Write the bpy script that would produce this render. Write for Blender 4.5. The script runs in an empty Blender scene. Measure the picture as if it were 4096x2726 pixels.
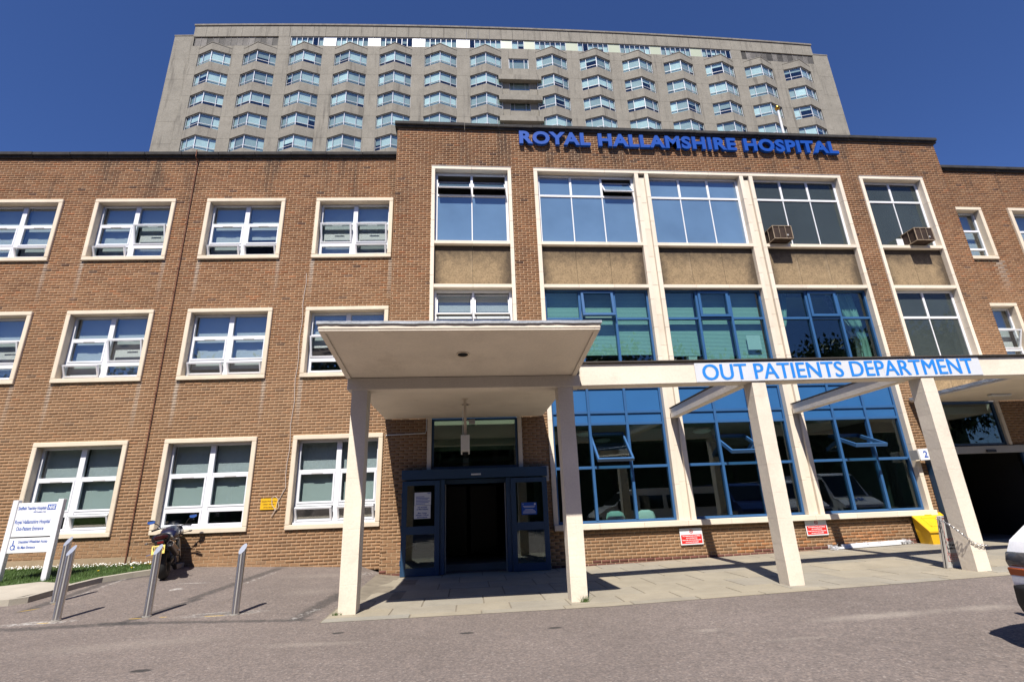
import bpy, bmesh, math, random
import numpy as np
from mathutils import Vector, Matrix, Euler, Quaternion
random.seed(7); RNG = np.random.default_rng(7)
R = math.radians; PI = math.pi
scn = bpy.context.scene
COL = scn.collection

# ------------------------------------------------------------------ camera
YAW, PIT, ROL = R(5.51157), R(18.06843), R(-2.15261)
CAMZ = 1.5
fw = Vector((math.sin(YAW)*math.cos(PIT), math.cos(YAW)*math.cos(PIT), math.sin(PIT)))
rt = Vector((math.cos(YAW), -math.sin(YAW), 0)); up = rt.cross(fw)
r2 = math.cos(ROL)*rt + math.sin(ROL)*up; u2 = -math.sin(ROL)*rt + math.cos(ROL)*up
cam = bpy.data.objects.new('camera', bpy.data.cameras.new('camera')); COL.objects.link(cam)
cam.data.lens = 17.65645; cam.data.sensor_width = 36; cam.data.clip_end = 3000; cam.data.clip_start = .05
cam.matrix_world = Matrix(((r2.x,u2.x,-fw.x,0),(r2.y,u2.y,-fw.y,0),(r2.z,u2.z,-fw.z,CAMZ),(0,0,0,1)))
scn.camera = cam

# ------------------------------------------------------------------ sky, sun, exposure
SUND = Vector((.175, .70, -1)).normalized()          # the way the light travels
ELEV = math.asin(-SUND.z); AZ = math.atan2(-SUND.x, -SUND.y)
world = bpy.data.worlds.new('World'); scn.world = world; world.use_nodes = True
wn = world.node_tree.nodes; wl = world.node_tree.links
sky = wn.new('ShaderNodeTexSky'); sky.sky_type = 'NISHITA'; sky.sun_disc = False
sky.sun_elevation = ELEV; sky.sun_rotation = AZ
sky.air_density = 1.0; sky.dust_density = 0.; sky.ozone_density = 10.0; sky.altitude = 200
tint = wn.new('ShaderNodeMix'); tint.data_type = 'RGBA'; tint.blend_type = 'MULTIPLY'; tint.inputs[0].default_value = 1; tint.inputs[7].default_value = (.74, .77, 1, 1)   # even deepening of the blue
wl.new(sky.outputs[0], tint.inputs[6]); wl.new(tint.outputs[2], wn['Background'].inputs[0]); wn['Background'].inputs[1].default_value = .085
sun = bpy.data.objects.new('sun', bpy.data.lights.new('sun', 'SUN')); COL.objects.link(sun)
sun.data.energy = 5.0; sun.data.angle = R(.53); sun.data.color = (1, .945, .87)
sun.rotation_euler = SUND.to_track_quat('-Z', 'Y').to_euler(); sun.location = (-10, -30, 60)
vs = scn.view_settings; vs.view_transform = 'Standard'; vs.look = 'None'; vs.exposure = .45; vs.gamma = 1; vs.use_curve_mapping = False
scn.render.engine = 'CYCLES'; scn.cycles.use_denoising = True
scn.cycles.max_bounces = 8; scn.cycles.diffuse_bounces = 1; scn.cycles.transparent_max_bounces = 16; scn.cycles.caustics_reflective = False; scn.cycles.caustics_refractive = False
scn.cycles.sample_clamp_indirect = 6

# ------------------------------------------------------------------ materials
MATS = {}
class NT:
    def __init__(s, name):
        s.m = bpy.data.materials.new(name); s.m.use_nodes = True; s.t = s.m.node_tree; s.n = s.t.nodes
        s.b = s.n['Principled BSDF']; s.out = s.n['Material Output']; MATS[name] = s.m
        s.pos = s.n.new('ShaderNodeNewGeometry').outputs['Position']
    def link(s, a, b): s.t.links.new(a, b)
    def val(s, x, sock):
        if isinstance(x, (int, float)): sock.default_value = x
        elif isinstance(x, (tuple, list)):
            sock.default_value = tuple(x) if len(x) == len(sock.default_value) else (*x, 1)
        else: s.link(x, sock)
    def noise(s, scale, detail=3, rough=.55, vec=None, dist=0):
        n = s.n.new('ShaderNodeTexNoise'); n.inputs['Scale'].default_value = scale; n.inputs['Detail'].default_value = detail
        n.inputs['Roughness'].default_value = rough; n.inputs['Distortion'].default_value = dist
        s.link(vec or s.pos, n.inputs['Vector']); return n.outputs['Fac']
    def mapr(s, v, a, b, c, d, smooth=False):
        n = s.n.new('ShaderNodeMapRange'); n.interpolation_type = 'SMOOTHSTEP' if smooth else 'LINEAR'
        s.val(v, n.inputs[0])
        for i, x in enumerate((a, b, c, d)): n.inputs[i+1].default_value = x
        return n.outputs[0]
    def math(s, op, a, b=0., c=0.):
        n = s.n.new('ShaderNodeMath'); n.operation = op
        for i, x in enumerate((a, b, c)): s.val(x, n.inputs[i])
        return n.outputs[0]
    def mix(s, f, a, b, mode='MIX'):
        n = s.n.new('ShaderNodeMix'); n.data_type = 'RGBA'; n.blend_type = mode
        s.val(f, n.inputs[0]); s.val(a, n.inputs[6]); s.val(b, n.inputs[7]); return n.outputs[2]
    def scale(s, col, f):
        n = s.n.new('ShaderNodeVectorMath'); n.operation = 'SCALE'; s.val(col, n.inputs[0]); s.val(f, n.inputs['Scale']); return n.outputs[0]
    def ramp(s, f, stops):
        n = s.n.new('ShaderNodeValToRGB'); e = n.color_ramp.elements
        while len(e) < len(stops): e.new(.5)
        for el, (p, c) in zip(e, stops): el.position = p; el.color = (*c, 1) if len(c) == 3 else c
        s.link(f, n.inputs[0]); return n.outputs[0]
    def attr(s, name, typ='GEOMETRY'):
        n = s.n.new('ShaderNodeAttribute'); n.attribute_name = name; n.attribute_type = typ; return n
    def sep(s):
        n = s.n.new('ShaderNodeSeparateXYZ'); s.link(s.pos, n.inputs[0]); return n.outputs
    def bump(s, h, strength=.3, dist=.01):
        n = s.n.new('ShaderNodeBump'); n.inputs['Strength'].default_value = strength; n.inputs['Distance'].default_value = dist
        s.link(h, n.inputs['Height']); s.link(n.outputs[0], s.b.inputs['Normal'])
    def spot(s, cx, cy, hx, hy, ang=0, box=False, soft=.45, dis=.35, nsc=3.):
        m = s.n.new('ShaderNodeMapping'); m.vector_type = 'TEXTURE'; s.link(s.pos, m.inputs[0])
        m.inputs['Location'].default_value = (cx, cy, 0); m.inputs['Rotation'].default_value = (0, 0, ang); m.inputs['Scale'].default_value = (hx, hy, 1000)
        x = s.n.new('ShaderNodeSeparateXYZ'); s.link(m.outputs[0], x.inputs[0])
        if box: d = s.math('MAXIMUM', s.math('POWER', s.math('ABSOLUTE', x.outputs[0]), 6.), s.math('ABSOLUTE', x.outputs[1]))
        else: d = s.math('SQRT', s.math('ADD', s.math('MULTIPLY', x.outputs[0], x.outputs[0]), s.math('MULTIPLY', x.outputs[1], x.outputs[1])))
        d = s.math('ADD', d, s.math('MULTIPLY', s.math('SUBTRACT', s.noise(nsc, 4, .65), .5), dis*4))
        return s.mapr(d, 1-soft, 1+soft*.4, 1, 0, True)

def M(name, col, rough=.6, var=.1, sc=2.5, fine=.06, fsc=45., bump=0., bsc=60., bd=.004, metal=0., spec=.5, coat=0., dirt=0., dcol=(.1,.085,.07), rnd=0.):
    if name in MATS: return MATS[name]
    k = NT(name); f = k.math('ADD', k.mapr(k.noise(sc, 4), .25, .75, 1-var, 1+var), k.mapr(k.noise(fsc, 2), .25, .75, -fine, fine))
    if rnd:
        oi = k.n.new('ShaderNodeObjectInfo'); f = k.math('MULTIPLY', f, k.mapr(oi.outputs['Random'], 0, 1, 1-rnd, 1+rnd))
    c = k.scale(col, f)
    if dirt:
        c = k.mix(k.mapr(k.noise(1.3, 6, .7), .5, .78, 0, dirt, True), c, dcol)
    k.link(c, k.b.inputs['Base Color'])
    k.b.inputs['Roughness'].default_value = rough; k.b.inputs['Metallic'].default_value = metal; k.b.inputs['Specular IOR Level'].default_value = spec
    k.b.inputs['Coat Weight'].default_value = coat; k.b.inputs['Coat Roughness'].default_value = .05
    if bump: k.bump(k.noise(bsc, 4, .6), bump, bd)
    return k.m

def glass(name, tint=(.93,.97,.95), ior=1.5, gain=2.0, add=.02, wob=0., diffuse_col=None, ff=0.):
    k = NT(name); k.n.remove(k.b)
    ge = k.n.new('ShaderNodeNewGeometry'); dt = k.n.new('ShaderNodeVectorMath'); dt.operation = 'DOT_PRODUCT'
    k.link(ge.outputs['Normal'], dt.inputs[0]); k.link(ge.outputs['Incoming'], dt.inputs[1])
    fr = k.math('MULTIPLY_ADD', k.math('POWER', k.math('SUBTRACT', 1., k.math('ABSOLUTE', dt.outputs['Value'])), 5.), .96, .04)
    tr = k.n.new('ShaderNodeBsdfTransparent'); tr.inputs[0].default_value = (*tint, 1)
    gl = k.n.new('ShaderNodeBsdfGlossy'); gl.inputs['Roughness'].default_value = 0.; gl.inputs[0].default_value = (.95, .97, 1, 1)
    if wob:
        b = k.n.new('ShaderNodeBump'); b.inputs['Strength'].default_value = wob; b.inputs['Distance'].default_value = .01
        k.link(k.noise(1.1, 1), b.inputs['Height']); k.link(b.outputs[0], gl.inputs['Normal'])
    body = tr.outputs[0]
    if diffuse_col:
        df = k.n.new('ShaderNodeBsdfDiffuse'); k.link(k.scale(diffuse_col, k.mapr(k.noise(.8, 3), .25, .75, .85, 1.12)), df.inputs[0])
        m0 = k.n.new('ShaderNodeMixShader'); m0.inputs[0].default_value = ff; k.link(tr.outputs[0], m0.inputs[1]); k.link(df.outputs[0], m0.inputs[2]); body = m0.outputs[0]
    mx = k.n.new('ShaderNodeMixShader')
    k.link(k.math('MULTIPLY_ADD', fr, gain, add), mx.inputs[0]); k.link(body, mx.inputs[1]); k.link(gl.outputs[0], mx.inputs[2])
    k.link(mx.outputs[0], k.out.inputs[0]); return k.m

GLASS = glass('window_glass', (.90,.95,.96), gain=1.6, add=.05, wob=.05)
GLASST = glass('tinted_glass', (.71,.85,.82), gain=2.0, add=.0, wob=.04)
GLASSK = glass('pale_blue_glass', (.55,.62,.68), gain=1.6, add=.12, wob=.04, diffuse_col=(.155,.265,.40), ff=.85)  # pale blue diffuse layer mixed into the pane
GLASSG = glass('smoked_reflect_glass', (.65,.70,.70), gain=1.0, add=.0, wob=.04, diffuse_col=(.10,.125,.125), ff=.42)  # smoked tint; grey-green diffuse layer paints in a cloudy reflection
GLASSTOW = glass('tower_glass', (.90,.96,.96), gain=1.3, add=.04, wob=.03)
CREAM = M('cream_painted_concrete', (.83,.735,.60), .7, .09, 1.2, .05, 30, .5, 16, .008, dirt=.38, dcol=(.44,.36,.27))
CREAM2 = M('cream_cast_stone', (.76,.645,.49), .75, .08, 2.2, .05, 50, .12, 60, .003, dirt=.3, dcol=(.36,.28,.2))
SOOT = M('soot_black_coping', (.035,.032,.03), .9, .45, 5, .3, 30, .5, 40, .008, dirt=.5, dcol=(.10,.095,.085))
UPVC = M('white_upvc', (.84,.85,.88), .35, .02, 3, .01)
WHITE = M('white_painted_metal', (.85,.85,.86), .4, .03, 3, .02)
BLUEF = M('blue_painted_frame', (.034,.115,.27), .42, .06, 2, .03)
BLUEP = M('blue_panel', (.030,.130,.32), .4, .05, 1.2, .02)
BLUED = M('blue_door_paint', (.018,.058,.125), .45, .06, 2, .03)
LETTER = M('blue_letter_face', (.004,.068,.36), .6, .08, 1.5, .03, spec=.25)
SIGNB = M('blue_vinyl', (.02,.25,.80), .5, .05, 2, .02)
SIGNW = M('white_sign_board', (.82,.83,.84), .4, .02, 2, .01, dirt=.1, dcol=(.6,.6,.58))
NHSB = M('nhs_blue_ink', (.01,.09,.45), .4, 0, 3, 0)
STEEL = M('brushed_stainless', (.60,.59,.58), .30, .06, 30, .05, 200, metal=1.)
tg = STEEL.node_tree.nodes.new('ShaderNodeTangent'); tg.direction_type = 'RADIAL'; tg.axis = 'Z'; pb = STEEL.node_tree.nodes['Principled BSDF']
STEEL.node_tree.links.new(tg.outputs[0], pb.inputs['Tangent']); pb.inputs['Anisotropic'].default_value = .85; pb.inputs['Anisotropic Rotation'].default_value = .25
RUST = M('rusty_iron', (.19,.075,.04), .8, .3, 9, .2, 60, .4, 60)
LEAD = M('lead_flashing', (.33,.35,.38), .55, .25, 4, .1, 30, .5, 14, .02)
BLACK = M('black_plastic', (.012,.012,.013), .42, .1, 5, .05)
RUBBER = M('tyre_rubber', (.018,.018,.018), .8, .1, 5, .1)
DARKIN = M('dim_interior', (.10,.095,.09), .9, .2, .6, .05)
DARKFL = M('interior_floor', (.06,.055,.05), .6, .2, .6, .05)
CEIL = M('interior_ceiling', (.25,.25,.24), .9, .1, .6, .02)
YELL = M('yellow_plastic', (.82,.47,.012), .45, .06, 2, .04, 30, .15, 20, .01, dirt=.3, dcol=(.4,.25,.03))
YSIGN = M('yellow_sign', (.80,.45,.01), .5, .05, 2, .02)
REDS = M('red_sign', (.72,.025,.02), .45, .04, 2, .02)
BLKINK = M('black_ink', (.02,.02,.02), .5, 0, 2, 0)
REDINK = M('red_ink', (.55,.03,.02), .5, 0, 2, 0)
CURT = M('pale_green_curtain', (.55,.68,.62), .8, .12, 6, .05)
CURTP = M('patterned_curtain', (.32,.27,.27), .8, .45, 18, .2)
LAMPG = M('lamp_grey', (.45,.44,.42), .5, .05)
CHROME = M('chrome', (.75,.75,.76), .12, 0, 3, 0, metal=1.)
GOLD = M('gilt_ball', (.75,.42,.08), .25, 0, 3, 0, metal=1.)
POSTW = M('white_pole', (.78,.77,.74), .45, .05)

XJ, D0, Y1, AW = -2.00122, 13.34147, 13.07464, R(2.31655)
def streaks(k, c):
    # lime run-off below both ends of the left wing sills
    x, y, z = k.sep(); tt = k.math('DIVIDE', k.math('SUBTRACT', x, XJ-12.0), 3.19); fr = k.math('MULTIPLY', k.math('FRACT', tt), 3.19)
    d = k.math('MINIMUM', k.math('MINIMUM', k.math('ABSOLUTE', k.math('SUBTRACT', fr, .03)), k.math('ABSOLUTE', k.math('SUBTRACT', fr, 2.26))), k.math('SUBTRACT', 3.22, fr))
    d = k.math('ADD', d, k.math('MULTIPLY', k.math('SUBTRACT', k.noise(6, 4, .7), .5), .09))
    v = k.math('MULTIPLY', k.math('FRACT', k.math('DIVIDE', k.math('SUBTRACT', 8.478, z), 3.543)), 3.543)
    m = k.math('MULTIPLY', k.mapr(d, .015, .085, 1, 0, True), k.mapr(v, .05, 1.35, 1, 0))
    m = k.math('MULTIPLY', m, k.math('MULTIPLY', k.mapr(x, -2.05, -2.1, 0, 1), k.mapr(z, 3.4, 3.5, 0, 1)))
    m = k.math('MULTIPLY', m, k.math('MULTIPLY', k.mapr(z, 8.47, 8.49, 1, 0), k.mapr(k.noise(.8, 2), .3, .6, .25, .85)))
    return k.mix(m, c, (.50,.43,.345))
def brick_material():
    k = NT('brick'); a = k.attr('bcol'); b = k.attr('bcol', 'OBJECT')
    n = k.n.new('ShaderNodeVectorMath'); n.operation = 'ADD'; k.link(a.outputs['Vector'], n.inputs[0]); k.link(b.outputs['Vector'], n.inputs[1])
    f = k.math('ADD', k.mapr(k.noise(26, 4, .65), .25, .75, .80, 1.2), k.mapr(k.noise(120, 2), .2, .8, -.12, .12))
    c = k.scale(n.outputs[0], k.math('MULTIPLY', f, k.mapr(k.noise(.55, 3), .3, .7, .88, 1.1)))
    c = streaks(k, c); mp = k.n.new('ShaderNodeMapping'); k.link(k.pos, mp.inputs[0]); mp.inputs['Scale'].default_value = (1.7, 1.7, .22)
    so = k.math('MULTIPLY', k.mapr(k.noise(1., 5, .7, mp.outputs[0]), .5, .68, 0, 1, True), k.mapr(k.math('ADD', k.sep()[2], k.math('MULTIPLY', k.noise(.4, 2), 3.)), 9.6, 13.4, .0, .75))
    c = k.mix(so, c, (.055,.04,.03)); c = k.mix(k.mapr(k.noise(.9, 5, .7), .58, .75, 0, .35, True), c, (.16,.10,.062))
    k.link(c, k.b.inputs['Base Color']); k.b.inputs['Roughness'].default_value = .88; k.b.inputs['Specular IOR Level'].default_value = .25
    k.bump(k.noise(70, 4, .65), .35, .004); return k.m
BRICK = brick_material()
k = NT('mortar'); c = k.scale((.49,.365,.24), k.math('ADD', k.mapr(k.noise(1.5,4), .25, .75, .85, 1.15), k.mapr(k.noise(80,2), .25, .75, -.1, .1)))
k.link(streaks(k, k.mix(k.mapr(k.sep()[2], 8., 4., 0, .45), c, (.40,.27,.16))), k.b.inputs['Base Color']); k.b.inputs['Roughness'].default_value = .95; MORT = k.m

def spandrel_material():
    k = NT('pebbledash'); c = k.scale((.33,.235,.13), k.math('ADD', k.mapr(k.noise(5, 5), .25, .75, .82, 1.15), k.mapr(k.noise(30, 4, .85), .3, .7, -.45, .45)))
    d = k.attr('grime').outputs['Fac']
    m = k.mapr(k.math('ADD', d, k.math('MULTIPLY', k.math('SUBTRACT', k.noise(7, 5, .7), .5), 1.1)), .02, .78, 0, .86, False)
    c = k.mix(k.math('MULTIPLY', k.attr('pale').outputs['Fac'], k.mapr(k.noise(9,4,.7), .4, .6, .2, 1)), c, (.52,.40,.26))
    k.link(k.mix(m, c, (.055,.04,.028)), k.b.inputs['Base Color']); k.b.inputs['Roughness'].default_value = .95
    k.bump(k.noise(70, 3, .7), .8, .015); return k.m
PEBBLE = spandrel_material()

def tower_concrete():
    k = NT('exposed_aggregate_concrete'); z = k.sep()
    mp = k.n.new('ShaderNodeMapping'); k.link(k.pos, mp.inputs[0]); mp.inputs['Scale'].default_value = (1.6, 1.6, .12)
    st = k.noise(1.0, 5, .7, mp.outputs[0])
    c = k.scale((.255,.234,.192), k.math('ADD', k.mapr(k.noise(.35, 4), .25, .75, .9, 1.12), k.math('ADD', k.mapr(k.noise(5.5, 4, .75), .25, .75, -.22, .22), k.mapr(k.noise(1.3, 2), .3, .7, -.06, .06))))
    k.link(k.mix(k.mapr(st, .52, .70, 0, .6, True), c, (.10,.09,.075)), k.b.inputs['Base Color'])
    k.b.inputs['Roughness'].default_value = .95; k.bump(k.noise(6, 4, .7), .5, .05); return k.m
TCONC = tower_concrete()
TLOUV = M('dark_louvre', (.14,.13,.118), .7, .3, .6, .2, 3, rnd=.65)
TFRAME = M('tower_window_frame', (.62,.64,.69), .4, .04)
TBLIND = M('tower_blind', (.56,.62,.60), .8, .1, .5, .06, 2, rnd=.5)
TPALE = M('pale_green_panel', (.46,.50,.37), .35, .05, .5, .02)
TGLINT = M('sun_glint_panel', (.93,.93,.92), .25, .02, .5, .02)  # same pale green panels, sun glint painted in as near-white

def blind_material(name, col, f=45.):
    k = NT(name); z = k.sep()
    w = k.math('SINE', k.math('MULTIPLY', z[2], f*2*PI))
    k.link(k.scale(col, k.mapr(w, -1, 1, .62, 1.08)), k.b.inputs['Base Color']); k.b.inputs['Roughness'].default_value = .6
    k.bump(w, .5, .006); return k.m
BLIND = blind_material('venetian_blind', (.66,.68,.66), 38)
BLINDB = blind_material('broad_slat_blind', (.60,.70,.66), 24)

def asphalt_material():
    k = NT('worn_asphalt'); grain = k.noise(24, 7, .88)
    sp = k.n.new('ShaderNodeTexVoronoi'); sp.inputs['Scale'].default_value = 46; k.link(k.pos, sp.inputs[0])
    stone = k.ramp(sp.outputs['Color'], [(0,(.06,.054,.051)),(.35,(.125,.106,.096)),(.6,(.19,.158,.14)),(.8,(.25,.195,.16)),(1,(.42,.39,.355))])
    c = k.mix(.62, stone, k.ramp(grain, [(.34,(.075,.066,.062)),(.44,(.135,.114,.103)),(.51,(.18,.149,.132)),(.58,(.225,.182,.157)),(.66,(.33,.295,.262))]))
    c = k.scale(c, k.math('MULTIPLY', k.mapr(k.noise(.45, 5, .6), .25, .75, .92, 1.26), k.mapr(k.noise(4, 4, .7), .25, .75, .9, 1.1)))
    def over(mask, col, amt):
        nonlocal c
        c = k.mix(k.math('MULTIPLY', mask, amt), c, col)
    dk = (.045,.043,.042); pl = (.42,.37,.31); wt = (.55,.53,.49)
    for (cx, cy, hx, hy, an) in ((-5.9,8.84,1.2,.11,.0),(-3.9,8.72,1.7,.085,-.14),(-4.65,11.8,1.65,.13,1.42),(-4.95,9.6,.8,.10,1.3),(-2.42,9.5,1.05,.14,1.45),(-7.35,11.2,1.4,.12,1.62),(-7.0,12.45,.5,.1,.8)):
        over(k.math('MULTIPLY', k.spot(cx, cy, hx, hy, an, True, .6, .45, 7), k.mapr(k.noise(24,3,.7), .35, .6, .35, 1)), dk, .8)
    for (cx, cy, hx, hy, an) in ((-4.4,12.2,.7,.05,1.42),(-2.5,8.9,.35,.06,1.3),(-2.3,12.9,.5,.12,1.2),(-7.2,11.5,.9,.05,1.6)):
        over(k.math('MULTIPLY', k.spot(cx, cy, hx, hy, an, True, .7, .6, 9), k.mapr(k.noise(16,4,.75), .48, .62, 0, 1)), wt, .6)
    for (cx, cy, hx, hy, an, am) in ((5.05,6.55,.85,.16,0,.55),(6.5,6.55,.5,.16,0,.45),(2.83,6.5,.2,.09,0,.4),(-4.3,7.6,1.2,.3,.1,.22),(-1.9,7.05,.7,.12,-.1,.3),(3.6,5.9,.5,.05,0,.25),(-2.9,10.6,.5,.3,0,.2),(-3.2,12.3,.9,.25,.1,.2)):
        over(k.math('MULTIPLY', k.spot(cx, cy, hx, hy, an, False, .9, .35, 4), k.mapr(k.noise(30,4,.75), .3, .6, .35, 1)), pl, am)
    for (cx, cy, hx, hy, an, am) in ((-6.5,9.13,.5,.10,.1,.7),(-3.8,9.16,.62,.16,.12,.5),(-5.6,11.2,.12,.10,0,.8),(-5.5,11.75,.35,.04,.1,.6),(-5.0,12.2,.05,.03,0,.8)):
        over(k.math('MULTIPLY', k.spot(cx, cy, hx, hy, an, False, .5, .5, 8), k.mapr(k.noise(18,4,.75), .42, .58, 0, 1)), wt, am)
    over(k.spot(-3.8,9.16,.5,.1,.12,False,.5,.4,7), dk, .5)
    for (cx, cy, hx, hy) in ((-1.69,7.57,.09,.055),(-.02,7.14,.1,.055),(1.1,7.14,.1,.05),(-3.4,6.35,.12,.06),(-6.2,6.9,.2,.08)):
        over(k.spot(cx, cy, hx, hy, 0, False, .35, .12, 9), (.03,.03,.03), .85)
    for (cx, cy, hx, hy, an) in ((-7.28,9.98,.13,.02,.7),(-5.1,9.13,.1,.018,0),(-4.7,9.14,.07,.015,0),(-3.9,9.06,.16,.02,0),(-6.4,9.12,.1,.018,0),(-7.1,10.35,.1,.015,0)):
        over(k.spot(cx, cy, hx, hy, an, False, .3, .3, 14), (.62,.40,.06), .8)
    over(k.mapr(k.noise(1.1, 6, .75), .62, .8, 0, 1, True), (.10,.088,.08), .5)
    k.link(c, k.b.inputs['Base Color']); k.b.inputs['Roughness'].default_value = .9; k.b.inputs['Specular IOR Level'].default_value = .3
    k.bump(k.math('ADD', sp.outputs['Distance'], k.noise(60, 3)), .7, .006); return k.m
ASPH = asphalt_material()

def flag_material():
    k = NT('york_flagstone'); oi = k.n.new('ShaderNodeObjectInfo')
    c = k.ramp(oi.outputs['Random'], [(0,(.31,.275,.212)),(.3,(.335,.292,.215)),(.55,(.30,.272,.22)),(.8,(.355,.307,.225)),(1,(.285,.267,.225))])
    c = k.scale(c, k.math('ADD', k.mapr(k.noise(1.6, 5, .65), .25, .75, .84, 1.14), k.mapr(k.noise(40, 3), .25, .75, -.07, .07)))
    c = k.mix(k.mapr(k.noise(2.6, 6, .75), .56, .78, 0, .45, True), c, (.20,.17,.115))
    k.link(c, k.b.inputs['Base Color']); k.b.inputs['Roughness'].default_value = .85; k.bump(k.noise(30, 4, .6), .3, .004); return k.m
FLAG = flag_material()
JOINT = M('dark_joint', (.21,.18,.135), .95, .25, 4, .1)
CONC = M('pale_kerb_concrete', (.42,.38,.31), .9, .12, 2, .08, 60, .3, 60, .004, dirt=.35, dcol=(.25,.22,.17))
SOIL = M('soil', (.10,.085,.05), .95, .3, 3, .2, 30, .5, 20, .02)
RENDER = M('cement_render', (.36,.27,.17), .95, .18, 2, .08, 30, .4, 18, .01, dirt=.4, dcol=(.22,.17,.1))

# ------------------------------------------------------------------ helpers
def link(o, par=None):
    COL.objects.link(o)
    if par is not None: o.parent = par
    return o
def tag(o, label=None, cat=None, group=None, kind=None):
    if label: o['label'] = label
    if cat: o['category'] = cat
    if group: o['group'] = group
    if kind: o['kind'] = kind
    return o
def empty(name, loc=(0,0,0), rot=(0,0,0), par=None):
    o = bpy.data.objects.new(name, None); o.empty_display_size = .2; o.location = loc; o.rotation_euler = rot; return link(o, par)
def inst(name, me, par, loc=(0,0,0), rot=(0,0,0), sc=(1,1,1)):
    o = bpy.data.objects.new(name, me); o.location = loc; o.rotation_euler = rot; o.scale = sc; return link(o, par)
class MB:
    def __init__(s): s.v = []; s.f = []
    def add(s, vs, fs):
        n = len(s.v); s.v += [tuple(v) for v in vs]; s.f += [tuple(i+n for i in f) for f in fs]; return s
    def box(s, x0, x1, y0, y1, z0, z1):
        return s.add([(x0,y0,z0),(x1,y0,z0),(x1,y1,z0),(x0,y1,z0),(x0,y0,z1),(x1,y0,z1),(x1,y1,z1),(x0,y1,z1)],
                     [(0,3,2,1),(4,5,6,7),(0,1,5,4),(1,2,6,5),(2,3,7,6),(3,0,4,7)])
    def obox(s, c, d, mat):
        x, y, z = d[0]/2, d[1]/2, d[2]/2; n = len(s.v)
        s.box(-x,x,-y,y,-z,z); s.v[n:] = [tuple(mat @ Vector(v) + Vector(c)) for v in s.v[n:]]; return s
    def frame(s, x0, x1, z0, z1, w, y0, y1):
        s.box(x0,x1,y0,y1,z1-w,z1); s.box(x0,x1,y0,y1,z0,z0+w); s.box(x0,x0+w,y0,y1,z0+w,z1-w); s.box(x1-w,x1,y0,y1,z0+w,z1-w); return s
    def prism(s, poly, a0, a1, axis='y'):
        n = len(poly); P = (lambda u,v,w: (u,w,v)) if axis == 'y' else ((lambda u,v,w: (w,u,v)) if axis == 'x' else (lambda u,v,w: (u,v,w)))
        vs = [P(u,v,a0) for u,v in poly]+[P(u,v,a1) for u,v in poly]
        return s.add(vs, [tuple(range(n))[::-1], tuple(range(n,2*n))]+[(i,(i+1)%n,n+(i+1)%n,n+i) for i in range(n)])
    def loft(s, rings, cap=True, closed=True):
        n = len(rings[0]); vs = [p for r in rings for p in r]; fs = []
        for j in range(len(rings)-1):
            for i in range(n if closed else n-1):
                a = j*n+i; b = j*n+(i+1)%n; fs.append((a,b,b+n,a+n))
        if cap: fs += [tuple(range(n))[::-1], tuple(range((len(rings)-1)*n, len(rings)*n))]
        return s.add(vs, fs)
    def tube(s, pts, rad, n=8, cap=True):
        pts = [Vector(p) for p in pts]; rs = rad if isinstance(rad, (list,tuple)) else [rad]*len(pts); rings = []; prev = None
        for i, p in enumerate(pts):
            d = (pts[min(i+1,len(pts)-1)]-pts[max(i-1,0)]).normalized()
            if prev is None: u = d.orthogonal().normalized()
            else: u = (prev - d*prev.dot(d)).normalized()
            prev = u; v = d.cross(u)
            rings.append([p+rs[i]*(math.cos(2*PI*k/n)*u+math.sin(2*PI*k/n)*v) for k in range(n)])
        return s.loft(rings, cap)
    def cyl(s, p0, p1, r, n=16): return s.tube([p0,p1], r, n)
    def lathe(s, prof, c=(0,0,0), n=20, axis='z'):
        rings = []
        for r, h in prof:
            ring = []
            for k in range(n):
                a = 2*PI*k/n; q = (r*math.cos(a), r*math.sin(a), h)
                if axis == 'x': q = (h, q[0], q[1])
                elif axis == 'y': q = (q[1], h, q[0])
                ring.append((q[0]+c[0], q[1]+c[1], q[2]+c[2]))
            rings.append(ring)
        return s.loft(rings, prof[0] != prof[-1])
    def torus(s, c, R0, r, axis='x', n=28, m=8, sq=1.):
        rings = []
        for i in range(n):
            a = 2*PI*i/n; ring = []
            for j in range(m):
                b = 2*PI*j/m; d = R0+r*math.cos(b); h = r*sq*math.sin(b)
                q = {'x':(h,d*math.cos(a),d*math.sin(a)),'y':(d*math.cos(a),h,d*math.sin(a)),'z':(d*math.cos(a),d*math.sin(a),h)}[axis]
                ring.append(tuple(q[k]+c[k] for k in range(3)))
            rings.append(ring)
        return s.loft(rings+[rings[0]], False)
    def ball(s, c, r, n=14, m=9):
        rx, ry, rz = r if isinstance(r, tuple) else (r,r,r)
        return s.loft([[(c[0]+rx*math.sin(PI*(j+.02)/(m+.04))*math.cos(2*PI*i/n), c[1]+ry*math.sin(PI*(j+.02)/(m+.04))*math.sin(2*PI*i/n), c[2]-rz*math.cos(PI*(j+.02)/(m+.04))) for i in range(n)] for j in range(m+1)])
    def mesh(s, name, mat, bevel=0., seg=1, smooth=False, fix=True):
        me = bpy.data.meshes.new(name); me.from_pydata(s.v, [], s.f)
        if fix or bevel:
            bm = bmesh.new(); bm.from_mesh(me)
            if fix: bmesh.ops.recalc_face_normals(bm, faces=bm.faces)
            if bevel: bmesh.ops.bevel(bm, geom=list(bm.edges), offset=bevel, segments=seg, affect='EDGES', profile=.5, clamp_overlap=True)
            bm.to_mesh(me); bm.free()
        if smooth:
            me.polygons.foreach_set('use_smooth', [True]*len(me.polygons)); me.set_sharp_from_angle(angle=R(38))
        me.materials.append(mat); return me
    def build(s, name, mat, par=None, bevel=0., seg=1, smooth=False, loc=(0,0,0), rot=(0,0,0)):
        return inst(name, s.mesh(name, mat, bevel, seg, smooth), par, loc, rot)
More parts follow.
